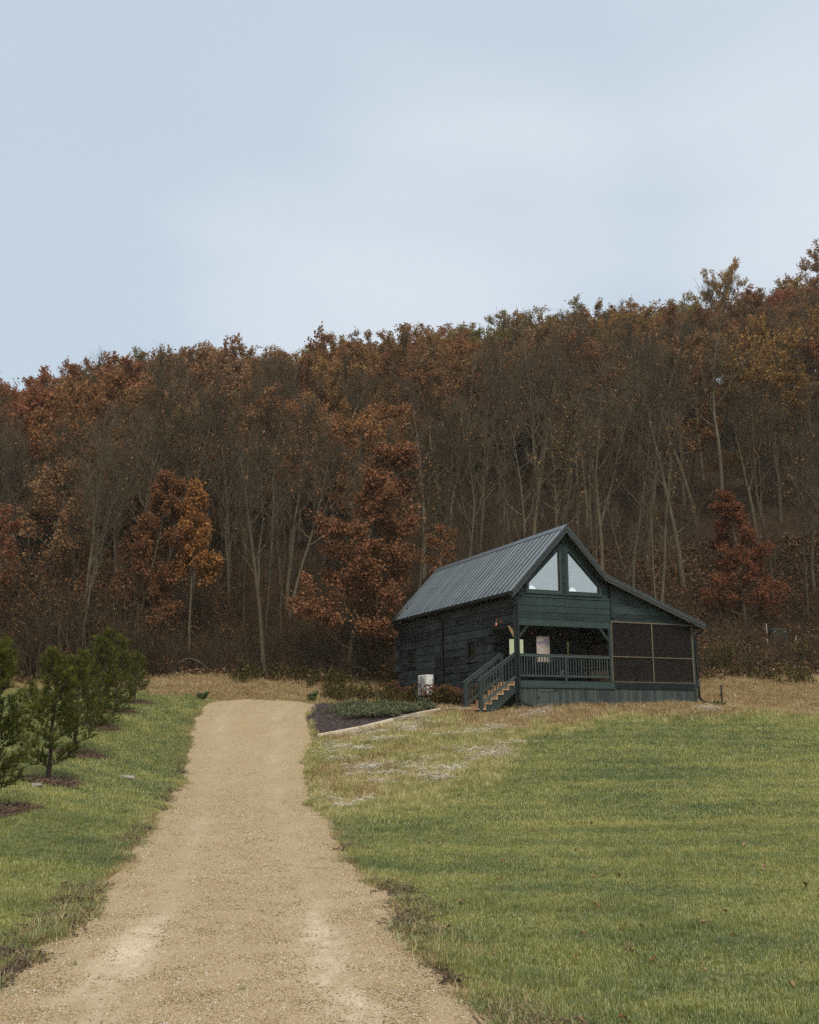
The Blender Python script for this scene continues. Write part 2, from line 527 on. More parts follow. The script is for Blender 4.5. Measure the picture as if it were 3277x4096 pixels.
# ---- driveway sheet
dys = np.concatenate([np.arange(-36, 4, 2.), np.arange(4, 14, .12), np.arange(14, 30, .2), np.arange(30, 45.9, .22)])
lat = np.linspace(-.02, 1.02, 41)
L_, R_ = drive_edges(dys)
endcut = np.clip((45.6-dys)/.9, 0.0, 1)**.5
C_ = (L_+R_)/2; L_ = C_-(C_-L_)*(.35+.65*endcut); R_ = C_+(R_-C_)*(.35+.65*endcut)
DX = L_[:, None] + (R_-L_)[:, None]*lat[None, :]
DY = np.repeat(dys[:, None], len(lat), 1) + (vnoise(DX, dys[:, None]+0*DX, .7, 77)-.5)*.5*(dys[:, None] > 44)
rut = -0.02*(np.exp(-((lat-.26)/.07)**2)+np.exp(-((lat-.74)/.07)**2))
edge_dip = 0.06*(np.maximum(sstep(.06, -.02, lat)*0, 0))
edge_dip = 0.055*np.maximum(1-sstep(-.02, .05, lat), sstep(.95, 1.02, lat))
DZ = hgt(DX, DY) + .012 + rut[None, :] - edge_dip[None, :] + (vnoise(DX, DY, .25, 12, 2)-.5)*.015
dv = np.stack([DX.ravel(), DY.ravel(), DZ.ravel()], 1)
nr, nc = DX.shape
ii = np.arange(nr-1)[:, None]*nc + np.arange(nc-1)[None, :]
df = np.stack([ii, ii+1, ii+nc+1, ii+nc], -1).reshape(-1, 4)
t = NT('gravel_sheet')
pw = t.pos((1, 1, 1), 'World')
n1 = t.noise(pw, .55, 4, .6); n2 = t.noise(pw, 30, 3, .75); n3 = t.noise(pw, 4, 3, .6)
vo = t.n('TexVoronoi', feature='F1'); vo.inputs['Scale'].default_value = 55; t.l(pw, vo.inputs['Vector'])
cell = t.ramp(vo.outputs['Color'], [(.1, (.25,.175,.09)), (.4, (.37,.275,.155)), (.7, (.44,.335,.20)), (.95, (.50,.41,.285))])
base = t.ramp(n1, [(.3, (.39,.295,.18)), (.7, (.50,.395,.25))])
c = t.mix(.5, base, cell)
c = t.mix(t.math('MULTIPLY', n2, .35), c, (.30,.20,.09))
n4 = t.noise(t.pos((1.6, .35, 1), 'World'), 1.0, 4, .6)
trk = t.math('MULTIPLY', t.attr('track'), t.ramp(t.math('ADD', t.math('MULTIPLY', n4, .75), t.math('MULTIPLY', n3, .3)), [(.45, (0,0,0)), (.66, (1,1,1))]), True)
c = t.mix(trk, c, (.64,.52,.37))
t.prin(c, .95, 0, t.bump(t.math('ADD', vo.outputs['Distance'], n2), .7, .02), .15)
M_gravel = t.m
me = np_mesh('driveway', dv, df, M_gravel, True)
trk = np.exp(-((lat-.26)/.075)**2) + np.exp(-((lat-.74)/.075)**2)
fattr(me, 'track', (np.clip(trk, 0, 1)[None, :]*(.25+.9*(1-sstep(9, 14, DY)))).ravel())
drv = obj('driveway', me); tag(drv, kind='structure')

# ---------------------------------------------------------------- point instancing for stuff
def make_ng(name, protos):
    pc = bpy.data.collections.new(name + '_protos')
    for p in protos: pc.objects.link(p)
    ng = bpy.data.node_groups.new(name, 'GeometryNodeTree')
    ng.interface.new_socket('Geometry', in_out='INPUT', socket_type='NodeSocketGeometry')
    ng.interface.new_socket('Geometry', in_out='OUTPUT', socket_type='NodeSocketGeometry')
    N = ng.nodes; Lk = ng.links
    gi = N.new('NodeGroupInput'); go = N.new('NodeGroupOutput')
    ip = N.new('GeometryNodeInstanceOnPoints'); ci = N.new('GeometryNodeCollectionInfo')
    ci.inputs['Collection'].default_value = pc
    ci.inputs['Separate Children'].default_value = True
    ci.inputs['Reset Children'].default_value = True
    ip.inputs['Pick Instance'].default_value = True
    def na(nm, ty):
        a = N.new('GeometryNodeInputNamedAttribute'); a.data_type = ty; a.inputs['Name'].default_value = nm
        return a.outputs['Attribute']
    Lk.new(gi.outputs[0], ip.inputs['Points']); Lk.new(ci.outputs[0], ip.inputs['Instance'])
    Lk.new(na('idx', 'INT'), ip.inputs['Instance Index'])
    Lk.new(na('rot', 'FLOAT_VECTOR'), ip.inputs['Rotation'])
    Lk.new(na('scl', 'FLOAT_VECTOR'), ip.inputs['Scale'])
    Lk.new(ip.outputs[0], go.inputs[0])
    return ng

def scatter(name, label, cat, protos, pts, rot, scl, parent=None):
    """one 'stuff' object: protos instanced on points"""
    n = len(pts)
    me = bpy.data.meshes.new(name)
    me.vertices.add(n); me.vertices.foreach_set('co', np.asarray(pts, np.float32).ravel())
    a = me.attributes.new('rot', 'FLOAT_VECTOR', 'POINT'); a.data.foreach_set('vector', np.asarray(rot, np.float32).ravel())
    scl = np.asarray(scl, np.float32)
    if scl.ndim == 1: scl = np.repeat(scl[:, None], 3, 1)
    a = me.attributes.new('scl', 'FLOAT_VECTOR', 'POINT'); a.data.foreach_set('vector', scl.ravel())
    a = me.attributes.new('idx', 'INT', 'POINT'); a.data.foreach_set('value', rng.integers(0, len(protos), n).astype(np.int32))
    o = obj(name, me, parent)
    md = o.modifiers.new('instances', 'NODES'); md.node_group = make_ng(name, protos)
    tag(o, label, cat, kind='stuff')
    return o

def proto(name, me):
    return bpy.data.objects.new(name, me)

def fan_points(y0, y1, dens, slope=.5, margin=1.5):
    """random points over the strip of ground between two distances"""
    w0, w1 = slope*y0+margin, slope*y1+margin
    n = int((w0+w1)*(y1-y0)*dens)
    y = y0 + (y1-y0)*rng.random(n); x = (rng.random(n)*2-1)*w1
    k = np.abs(x) < slope*y+margin
    return x[k], y[k]

def surf_rot(n, tilt=.15):
    r = rng.normal(0, tilt, (n, 3)); r[:, 2] = rng.random(n)*6.283
    return r

# ---------------------------------------------------------------- the cabin
M_log = mat_wood('log_stain', (.046,.052,.051), .75, 1, 4, .8, .9, (.13,.14,.135), .35)
M_green = mat_wood('green_board', (.020,.034,.031), .7, 0, 9, .7, .6, (.08,.11,.10))
M_post = mat_wood('post_stain', (.028,.040,.037), .35, 2, 9, .7, .5)
M_rail = mat_wood('rail_stain', (.048,.062,.058), .3, 0, 9, .65, .4)
M_skirt = mat_wood('skirt_stain', (.052,.064,.060), .3, 2, 8, .75, .4)
M_fascia = mat_wood('fascia_stain', (.048,.054,.050), .3, 0, 7, .6, .4)
M_dark = mat_wood('dark_soffit', (.012,.013,.013), .4, 1, 7, .85, .4)
M_tread = mat_wood('stair_pine', (.55,.35,.19), .3, 1, 9, .7, .4)
M_batten = mat_wood('batten_tan', (.15,.115,.08), .25, 0, 9, .7, .3)
M_black = mat_plain('black_metal', (.012,.013,.013), .45, .3, .2)
M_copper = mat_plain('copper', (.72,.30,.17), .28, .95, .25, 20)
M_white = mat_plain('white_paint', (.72,.70,.66), .5, 0, .06, 8)
M_greyplastic = mat_plain('grey_plastic', (.34,.33,.30), .6, 0, .1)
M_dark_wall = mat_plain('dark_inner', (.012,.012,.012), .9)

t = NT('roof_metal')
nz = t.noise(t.pos((.8, .8, .8), 'Object'), 1.5, 4, .6)
c = t.ramp(t.math('ADD', t.math('MULTIPLY', nz, .6), t.math('MULTIPLY', t.rnd(), .4)), [(.3, (.145,.165,.18)), (.7, (.20,.225,.245))])
rg = t.ramp(nz, [(.3, (.34,.34,.34)), (.7, (.44,.44,.44))])
t.prin(c, rg, .6, None, .5)
M_roof = t.m

def mat_glass(name, tint, mirror=.6, rough=.02, wav=.02):
    """window pane: coated glass, mirror-like with some of the room showing through"""
    t = NT(name)
    nz = t.noise(t.pos((1, 1, 1)), 1.1, 2)
    gl = t.n('BsdfGlossy'); gl.inputs['Color'].default_value = (*tint, 1); gl.inputs['Roughness'].default_value = rough
    t.l(t.bump(nz, wav, .1), gl.inputs['Normal'])
    tr = t.n('BsdfTransparent'); tr.inputs['Color'].default_value = (.85,.88,.86,1)
    mx = t.n('MixShader'); mx.inputs[0].default_value = mirror
    t.l(tr.outputs[0], mx.inputs[1]); t.l(gl.outputs[0], mx.inputs[2]); t.l(mx.outputs[0], t.out.inputs['Surface'])
    return t.m
M_gable_glass = mat_glass('gable_glass', (.66,.70,.68), .62, .03, .12)
M_side_glass = mat_glass('side_glass', (.30,.28,.20), .25, .12)
M_porch_glass = mat_glass('porch_glass', (.74,.73,.43), .72)  # yellow-green tint stands in for the lawn reflected in the pane
M_view_tint_glass = mat_glass('view_tint_glass', (.55,.60,.22), .62, .03, .3)  # olive tint painted in for the bright greenery showing in the narrow panes

# screen cloth of the porch
t = NT('screen_cloth')
df_ = t.n('BsdfDiffuse'); df_.inputs['Color'].default_value = (.02,.018,.016,1)
tr = t.n('BsdfTransparent'); mx = t.n('MixShader'); mx.inputs[0].default_value = .80
t.l(tr.outputs[0], mx.inputs[1]); t.l(df_.outputs[0], mx.inputs[2]); t.l(mx.outputs[0], t.out.inputs['Surface'])
M_screen = t.m

# door pane, its bright pink and purple reflection painted into the colour
t = NT('door_reflection')
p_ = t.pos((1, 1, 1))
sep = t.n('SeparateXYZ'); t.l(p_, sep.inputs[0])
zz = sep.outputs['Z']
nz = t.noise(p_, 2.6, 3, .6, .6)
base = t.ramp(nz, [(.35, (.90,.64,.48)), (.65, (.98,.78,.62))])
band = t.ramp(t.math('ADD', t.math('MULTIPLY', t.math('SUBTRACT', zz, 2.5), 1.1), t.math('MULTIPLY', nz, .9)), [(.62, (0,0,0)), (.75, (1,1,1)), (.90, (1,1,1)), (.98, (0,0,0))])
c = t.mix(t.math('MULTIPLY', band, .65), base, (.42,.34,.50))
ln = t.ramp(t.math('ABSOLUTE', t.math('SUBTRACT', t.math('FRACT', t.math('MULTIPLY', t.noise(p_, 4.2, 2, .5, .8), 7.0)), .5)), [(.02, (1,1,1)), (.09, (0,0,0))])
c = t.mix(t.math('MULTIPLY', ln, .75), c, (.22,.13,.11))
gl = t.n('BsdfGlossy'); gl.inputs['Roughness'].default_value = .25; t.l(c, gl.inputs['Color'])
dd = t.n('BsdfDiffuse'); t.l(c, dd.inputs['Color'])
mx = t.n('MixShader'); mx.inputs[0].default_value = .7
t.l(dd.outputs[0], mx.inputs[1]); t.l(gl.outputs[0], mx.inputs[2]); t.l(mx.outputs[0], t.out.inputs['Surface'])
M_door_reflection = t.m

cabin = empty('cabin', (HX, HY, HZ), YAW)
tag(cabin, 'dark green and black timber cabin with metal gable roof and screened porch', 'cabin')

WL, RL, LL = 4.32, 8.51, 12.28
DECK = 1.07
ROOF = [(-.416, 4.55), (2.162, 7.355), (3.945, 5.411), (8.918, 3.536)]   # roof line (u, z)
RV0, RV1 = -.36, 12.64
def roof_z(u): return np.interp(u, [p[0] for p in ROOF], [p[1] for p in ROOF])

# side wall of logs --------------------------------------------------
side = MB().box(.10, .16, 2.42, 12.2, -.4, 4.42).build('side_wall', M_dark_wall, cabin)
wins = [(3.60, 4.62, 1.99, 2.97), (10.22, 11.28, 2.14, 2.93)]
def hewn(v0, v1, z0, z1, u0=-.035, u1=.11, seed=0):
    """hand-hewn log: box cut in lengths with wavy faces"""
    r = random.Random(seed)
    n = max(2, int((v1-v0)/.55))
    m = MB(); g = .007
    vs_, fs_ = [], []
    for i in range(n+1):
        v = v0 + (v1-v0)*i/n
        o = r.uniform(-.012, .012); a = r.uniform(0, .016); b = r.uniform(0, .016)
        ring = [(u1, v, z0+g), (u0+o+.010, v, z0+g+a*.6), (u0+o, v, z0+g+a*.6+.010), (u0+o, v, z1-g-b*.6-.010), (u0+o+.010, v, z1-g-b*.6), (u1, v, z1-g)]
        vs_ += ring
    k = 6
    for i in range(n):
        for j in range(k):
            j2 = (j+1) % k
            fs_.append((i*k+j, (i+1)*k+j, (i+1)*k+j2, i*k+j2))
    fs_.append(tuple(range(k))); fs_.append(tuple(n*k+j for j in range(k-1, -1, -1)))
    m.add(vs_, fs_)
    return m
zs = [-.15+.35*k for k in range(14)]      # ..., .2,.55 ... 4.4
for k in range(13):
    z0, z1 = zs[k], zs[k+1]
    front_end = (1.70 if k % 2 == 0 else 2.45)
    if z0 > 3.2: front_end = .17
    back_end = 12.55 if k % 2 == 1 else 12.12
    spans = [(front_end, back_end)]
    for (a, b, c0, c1) in wins:
        if z1 > c0+.02 and z0 < c1-.02:
            new = []
            for s0, s1 in spans:
                if s1 <= a or s0 >= b: new.append((s0, s1))
                else: new += [(s0, a), (b, s1)]
            spans = new
    for s0, s1 in spans:
        cut = s0
        while cut < s1-.02:
            ln = random.uniform(1.7, 4.2)
            nx = s1 if s1-cut-ln < 1.0 else cut+ln
            dout = random.uniform(-.014, .012)
            hewn(cut+.004, nx-.004, z0, z1, -.035+dout, .11, random.random()).build('log', M_log, side)
            cut = nx
# ends of the crossing logs at the rear corner
for k in range(0, 13, 2):
    MB().bbox(-.34, .10, 12.14, 12.33, zs[k]+.02, zs[k+1]-.02, .012).build('log_end', M_log, side)
# crossing ends by the porch
for k in range(1, 10, 2):
    MB().bbox(-.10, .10, 2.22, 2.43, zs[k]+.02, zs[k+1]-.02, .012).build('log_end', M_log, side)

def side_window(v0, v1, z0, z1):
    f = MB()
    w = .11
    f.box(-.075, .0, v0-w, v0, z0-w, z1+w); f.box(-.075, .0, v1, v1+w, z0-w, z1+w)
    f.box(-.073, .0, v0, v1, z1, z1+w); f.box(-.085, .0, v0, v1, z0-w, z0)
    fo = f.build('window', M_log, cabin)
    s = MB(); q = .06
    s.box(-.03, .05, v0+.004, v0+q, z0+.004, z1-.004); s.box(-.03, .05, v1-q, v1-.004, z0+.004, z1-.004)
    s.box(-.028, .05, v0+q, v1-q, z1-q, z1-.004); s.box(-.028, .05, v0+q, v1-q, z0+.004, z0+q)
    s.build('sash', M_black, fo)
    b = MB(); e_ = .012
    b.box(-.034, -.026, v0+q, v0+q+e_, z0+q, z1-q); b.box(-.034, -.026, v1-q-e_, v1-q, z0+q, z1-q)
    b.box(-.0335, -.0265, v0+q+e_, v1-q-e_, z0+q, z0+q+e_); b.build('glazing_bead', M_batten, fo)
    MB().box(-.012, -.006, v0+q, v1-q, z0+q, z1-q).build('pane', M_side_glass, fo)
    MB().box(.055, .06, v0+.01, v1-.01, z0+.01, z1-.01).build('blind', mat_plain('blind', (.13,.12,.075), .9), fo)
for v0, v1, z0, z1 in wins: side_window(v0+.11, v1-.11, z0+.11, z1-.11)

# inner front wall (back of the porch)
inner = MB().box(.12, WL, 2.50, 2.58, DECK, 4.4).build('porch_wall', M_dark_wall, cabin)
for k in range(3, 13):
    z0, z1 = max(zs[k], DECK+.01), min(zs[k+1], 4.4)
    if z1-z0 < .05: continue
    spans = [(.12, WL-.05)]
    for a, b, c0, c1 in ((.74, 1.70, 2.15, 3.0), (2.0, 3.05, DECK, 3.2), (3.60, 3.92, 2.2, 2.98), (4.10, 4.30, 2.36, 2.95)):
        if z1 > c0+.02 and z0 < c1-.02:
            new = []
            for s0, s1 in spans:
                if s1 <= a or s0 >= b: new.append((s0, s1))
                else:
                    if a-s0 > .04: new.append((s0, a))
                    if s1-b > .04: new.append((b, s1))
            spans = new
    for s0, s1 in spans:
        MB().bbox(s0+.003, s1-.003, 2.385+random.uniform(-.01, .01), 2.50, z0+.012, z1-.012, .015).build('log', M_log, inner)
def porch_window(u0, u1, z0, z1, glass):
    f = MB(); w = .07
    f.box(u0-w, u0, 2.34, 2.49, z0-w, z1+w); f.box(u1, u1+w, 2.34, 2.49, z0-w, z1+w)
    f.box(u0, u1, 2.342, 2.49, z1, z1+w); f.box(u0, u1, 2.335, 2.49, z0-w, z0)
    fo = f.build('window', M_log, cabin)
    MB().box(u0+.002, u1-.002, 2.40, 2.406, z0+.002, z1-.002).build('pane', glass, fo)
porch_window(.86, 1.59, 2.25, 2.90, M_porch_glass)
porch_window(3.68, 3.84, 2.28, 2.88, M_view_tint_glass)
porch_window(4.17, 4.24, 2.44, 2.87, M_view_tint_glass)
dr = MB().box(2.02, 2.19, 2.37, 2.44, DECK+.02, 3.18).box(2.86, 3.03, 2.37, 2.44, DECK+.02, 3.18).box(2.19, 2.86, 2.372, 2.44, 3.06, 3.18).box(2.19, 2.86, 2.372, 2.44, DECK+.02, 1.97).build('door', M_log, cabin)
MB().box(2.192, 2.858, 2.40, 2.41, 1.972, 3.058).build('pane', M_door_reflection, dr)['label'] = 'door pane with a pale pink and purple reflection painted in'
MB().lathe([(0,-.03),(.03,-.02),(.035,0),(.03,.02),(0,.03)], (2.95, 2.33, 2.05), 10).build('door_knob', M_copper, dr)
MB().bbox(3.37, 3.47, 2.33, 2.385, 1.47, 1.66, .01).build('outlet_cover', M_white, cabin)

# other walls of the house (seen only from other sides)
rw = MB().box(WL-.06, WL+.06, 2.42, 12.2, .0, 4.6).build('inner_side_wall', M_dark_wall, cabin)
bw = MB().prism([(.02, -.4), (RL-.1, -.4), (RL-.1, 3.3), (4.6, 4.9), (3.9, 5.2), (2.16, 7.05), (.02, 4.7)], 12.16, 12.28).build('rear_wall', M_log, cabin)
for k in range(0, 13):
    MB().bbox(.03, RL-.12 if zs[k+1] < 3.3 else WL, 12.285, 12.35, zs[k]+.015, zs[k+1]-.015, .012).build('log', M_log, bw)

# gable wall: boards ----------------------------------------------------
gab = MB()
def inner_roof(u, off=.20): return roof_z(u) - off
# backing split round the two windows
gab.prism([(.02, 3.25), (4.36, 3.25), (4.36, 4.54), (.02, 4.54)], .05, .09)
gab.prism([(.02, 4.54), (.42, 4.54), (.42, 4.97), (1.98, 6.55), (1.98, 6.93), (.02, 4.80)], .05, .09)
gab.prism([(1.98, 4.54), (2.30, 4.54), (2.30, 7.0), (2.162, 7.13), (1.98, 6.93)], .05, .09)
gab.prism([(2.30, 6.56), (3.86, 4.99), (3.86, 4.54), (4.36, 4.54), (4.36, 5.0), (3.945, 5.18), (2.30, 7.0)], .05, .09)
gable = gab.build('gable_wall', M_dark_wall, cabin)
for i, (z0, z1) in enumerate([(3.235, 3.503), (3.515, 3.783), (3.795, 4.043), (4.057, 4.385)]):
    MB().bbox(.05, 4.362, -.012+.004*(i % 2), .048, z0, z1, .006).build('board', M_green, gable)
MB().bbox(.03, 4.36, -.03, .048, 4.392, 4.478, .008).build('sill_board', M_green, gable)
# boards beside and above the windows
def gboards(side):
    z = 4.482
    while z < 7.0:
        z1 = min(z+.27, 7.0)
        for sgn in (side,):
            def ext(zz):
                a = ROOF[0][0] + (zz+.22-ROOF[0][1])/(ROOF[1][1]-ROOF[0][1])*(ROOF[1][0]-ROOF[0][0])
                return a
            def hole(zz):   # window trim's outer edge
                return .36 if zz < 5.0 else .36 + (zz-5.0)/(6.74-5.0)*(2.18-.36)
            a0, a1 = max(.03, ext(z)), max(.03, ext(z1))
            b0, b1 = hole(z)-.004, hole(z1)-.004
            if b0-a0 < .02 and b1-a1 < .02: z = z1+.004; continue
            b0 = max(b0, a0+.004); b1 = max(b1, a1+.004)
            P = [(a0, z), (b0, z), (b1, z1), (a1, z1)]
            if sgn > 0: P = [(4.324-x, zz) for x, zz in P][::-1]
            MB().prism(P, .01, .048).build('board', M_green, gable)
        z = z1+.004
gboards(-1); gboards(1)

def poly_frame(outer, inner_, y0, y1):
    """ring between two polygons of equal length in (x,z)"""
    m = MB(); n = len(outer)
    m.add([(x, y0, z) for x, z in outer]+[(x, y0, z) for x, z in inner_]+[(x, y1, z) for x, z in outer]+[(x, y1, z) for x, z in inner_],
          [f for i in range(n) for j in [(i+1) % n] for f in ((i, j, n+j, n+i), (2*n+i, 3*n+i, 3*n+j, 2*n+j), (i, 2*n+i, 2*n+j, j), (n+i, n+j, 3*n+j, 3*n+i))])
    return m
def gable_window(mirror):
    out = [(.37, 4.53), (2.065, 4.53), (2.065, 6.66), (.37, 4.99)]
    mid = [(.49, 4.67), (1.955, 4.67), (1.955, 6.42), (.49, 4.96)]
    inn = [(.525, 4.70), (1.925, 4.70), (1.925, 6.34), (.525, 4.945)]
    if mirror:
        out, mid, inn = [[(4.324-x, z) for x, z in P][::-1] for P in (out, mid, inn)]
    fo = poly_frame(out, mid, -.045, .05).build('gable_window', M_green, cabin)
    poly_frame(mid, inn, -.015, .05).build('frame', M_black, fo)
    bead = [(x+(.006 if x < sum(p[0] for p in inn)/4 else -.006), z+(.006 if z < 5.2 else -.008)) for x, z in inn]
    poly_frame(inn, bead, -.005, .04).build('glazing_bead', M_batten, fo)
    MB().prism(inn, .022, .03).build('pane', M_gable_glass, fo)
gable_window(False); gable_window(True)
MB().bbox(2.07, 2.254, -.058, .05, 4.482, 7.02, .006).build('mullion', M_green, gable)

# lean-to front above the screens
lean = MB().prism([(4.40, 3.60), (8.30, 3.60), (4.40, inner_roof(4.40, .22))], .05, .09).build('lean_to_wall', M_log, cabin)
def lu(z): return ROOF[2][0] + (ROOF[2][1]-.21-z)/(ROOF[2][1]-ROOF[3][1])*(ROOF[3][0]-ROOF[2][0])
for z0, z1 in ((3.642, 3.888), (3.892, 4.188), (4.192, 4.488), (4.492, 4.78), (4.784, 5.0)):
    if lu(z0) < 4.6: continue
    MB().prism([(4.512, z0), (lu(z0), z0), (max(lu(z1), 4.514), z1), (4.512, z1)], -.005, .048).build('board', M_green, lean)
MB().bbox(4.395, 4.508, -.03, .048, 3.69, 5.0, .006).build('corner_trim', M_green, lean)
MB().bbox(4.385, 8.50, -.012, .10, 3.565, 3.638, .006).build('header', M_green, lean)

# roof ------------------------------------------------------------------
TH = .17
def slab(a, b, th, v0, v1, lift=0.0):
    (u0, z0), (u1, z1) = a, b
    d = Vector((u1-u0, 0, z1-z0)).normalized(); n = Vector((-d.z, 0, d.x))
    if n.z < 0: n = -n
    P = [Vector((u0, 0, z0))+n*lift, Vector((u1, 0, z1))+n*lift]
    Q = [P[1]-n*th, P[0]-n*th]
    return [(p.x, p.z) for p in P+Q]
rs = MB()
rs.prism([(-.416, 4.55), (2.162, 7.355), (3.945, 5.411), (8.918, 3.536), (8.90, 3.40), (3.88, 5.29), (2.162, 7.16), (-.40, 4.38)], RV0+.04, RV1-.04)
roof = rs.build('roof', M_dark, cabin)
prof = [(0, .0), (0, .055), (.03, .055), (.03, .0), (.13, .0), (.145, .016), (.175, .016), (.19, .0), (.26, .0), (.275, .016), (.305, .016), (.32, .0)]
def panels(a, b, name):
    (u0, z0), (u1, z1) = a, b
    d = Vector((u1-u0, 0, z1-z0)); ln = d.length; d.normalize(); n = Vector((-d.z, 0, d.x))
    if n.z < 0: n = -n
    npan = 30; w = (RV1-RV0)/npan
    pf = prof + [(w+.001, 0)]
    m = MB()
    vs_ = []
    for o_, h_ in pf: vs_.append((o_, 0, .012+h_))
    for o_, h_ in pf: vs_.append((o_, ln, .012+h_))
    k = len(pf)
    m.add(vs_, [(i, i+1, i+1+k, i+k) for i in range(k-1)])
    me = m.mesh('roof_panel', M_roof)
    mat = Matrix((( 0, d.x, n.x, u0), (1, 0, 0, RV0), (0, d.z, n.z, z0), (0, 0, 0, 1)))
    for i in range(npan):
        o = obj('roof_panel', me, roof)
        o.matrix_local = mat @ Matrix.Translation((i*w, 0, 0))
panels(ROOF[0], (ROOF[1][0]-.015, ROOF[1][1]-.016), 'l'); panels((ROOF[2][0], ROOF[2][1]), (ROOF[1][0]+.015, ROOF[1][1]-.016), 'r'); panels(ROOF[3], ROOF[2], 'x')
# ridge cap
MB().prism([(1.99, 7.245), (2.162, 7.432), (2.334, 7.245), (2.334, 7.225), (2.162, 7.41), (1.99, 7.225)], RV0-.01, RV1+.01).build('ridge_cap', M_roof, roof)
# rake fascia boards, two stepped layers, front and rear
for v0, v1, w_ in ((RV0-.005, RV0+.035, .19), (RV0-.028, RV0-.007, .09), (RV1-.035, RV1+.005, .19)):
    for i in range(3):
        a, b = ROOF[i], ROOF[i+1]
        d = Vector((b[0]-a[0], 0, b[1]-a[1])).normalized(); n = Vector((-d.z, 0, d.x))
        if n.z < 0: n = -n
        def off(k, hgt_):
            # offset vertices vertically by mitre
            return (ROOF[k][0], ROOF[k][1]-hgt_*math.hypot(1, d.z/d.x) if k in (0, 3) else ROOF[k][1]-hgt_*(1.4 if k == 1 else 1.18))
        P = [(a[0], a[1]+.004), (b[0], b[1]+.004), off(i+1, w_), off(i, w_)]
        MB().prism(P, v0, v1).build('fascia', M_fascia, roof)
# metal rake edge
for i in range(3):
    a, b = ROOF[i], ROOF[i+1]
    MB().bar((a[0], RV0+.0, a[1]+.045), (b[0], RV0+.0, b[1]+.045), .09, .012, (0, 0, 1)).build('rake_trim', M_roof, roof)
# gutter and downspouts
gut = MB()
for s_ in range(1):
    P = [(-.44, 4.50), (-.53, 4.50), (-.545, 4.44), (-.53, 4.40), (-.44, 4.39), (-.43, 4.395), (-.43, 4.50)]
    gut.prism(P, RV0+.02, RV1-.02)
gut.build('gutter', M_black, roof)
MB().prism([(8.93, 3.50), (9.02, 3.50), (9.03, 3.44), (9.0, 3.40), (8.93, 3.40)], RV0+.02, RV1-.02).build('gutter', M_black, roof)
def pipe(pts, r=.05):
    return MB().tube(pts, r, 8).build('downspout', M_black, cabin, True)
pipe([(-.50, 6.95, 4.42), (-.42, 6.96, 4.30), (-.16, 7.0, 4.12), (-.115, 7.0, 4.02), (-.115, 7.0, 2.5), (-.115, 7.0, .9), (-.115, 7.0, .35)], .06)
pipe([(-.49, -.28, 4.42), (-.44, -.27, 4.30), (-.24, -.17, 4.22), (-.11, -.12, 4.12), (-.085, -.115, 4.0), (-.085, -.115, 2.0), (-.085, -.115, .36), (-.05, -.16, .26), (.16, -.28, .12), (.36, -.36, .05)], .05)
pipe([(8.97, -.15, 3.44), (8.96, -.15, 3.34), (8.86, -.1, 3.22), (8.68, -.06, 3.16), (8.60, -.06, 3.05), (8.60, -.06, 2.0), (8.62, -.06, 1.2), (8.64, -.06, .48), (8.72, -.1, .36), (8.95, -.2, .27), (9.2, -.3, .22)], .055)
MB().bbox(8.555, 8.685, -.125, .02, .95, 1.22, .01).build('downspout_adapter', M_fascia, cabin)
MB().tube([(-.40, -.16, 4.16), (-.3, -.16, 4.13), (-.16, -.16, 4.06)], .045, 8).build('beam_end', M_post, cabin)

# deck, rim and skirt ------------------------------------------------------
deck = MB().box(.06, RL-.05, .06, 12.1, .84, DECK-.03).build('deck', M_dark, cabin)
for i in range(16):
    MB().box(.02, RL-.03, .0+i*.15, .143+i*.15, DECK-.028, DECK).build('deck_board', M_post, deck)
MB().bbox(.02, 4.432, -.02, .055, .825, 1.045, .006).build('rim_board', M_green, deck)
MB().bbox(.02, 4.432, -.045, .05, .785, .822, .005).build('drip_trim', M_rail, deck)
MB().bbox(4.436, 8.47, -.026, .055, .785, 1.055, .006).build('rim_board', M_green, deck)
skirt = MB().box(.03, .80, .045, .07, -.5, .80).box(1.69, 8.45, .045, .07, -.5, .80).box(.8, 1.69, .045, .07, -.5, .06).box(.8, 1.69, .10, .12, -.5, .80).build('skirt', M_dark_wall, cabin)
u = .03; k = 0
while u < 8.44:
    w_ = .1465
    if not (.78 < u+.07 < 1.69) or True:
        a, b = u, min(u+w_, 8.45)
        if b <= .80 or a >= 1.69:
            MB().bbox(a+.004, b-.004, random.uniform(.0, .006), .044, -.5, .782, .004).build('skirt_board', M_skirt, skirt)
        else:
            if a < .80: MB().bbox(a+.004, .796, .004, .044, -.5, .782, .003).build('skirt_board', M_skirt, skirt)
            if b > 1.69: MB().bbox(1.694, b-.004, .004, .044, -.5, .782, .003).build('skirt_board', M_skirt, skirt)
    u += w_
# left and right ends of the skirt
MB().box(.025, .05, .075, 12.1, -.5, .8).build('skirt_end', M_dark_wall, skirt)
for i in range(82):
    MB().box(8.452, 8.475, .06+i*.1465, .2025+i*.1465, -.3, .80).build('skirt_board', M_skirt, skirt) if i < 12 else None
MB().box(8.44, 8.451, .075, 12.1, -.5, .8).build('skirt_end', M_dark_wall, skirt)
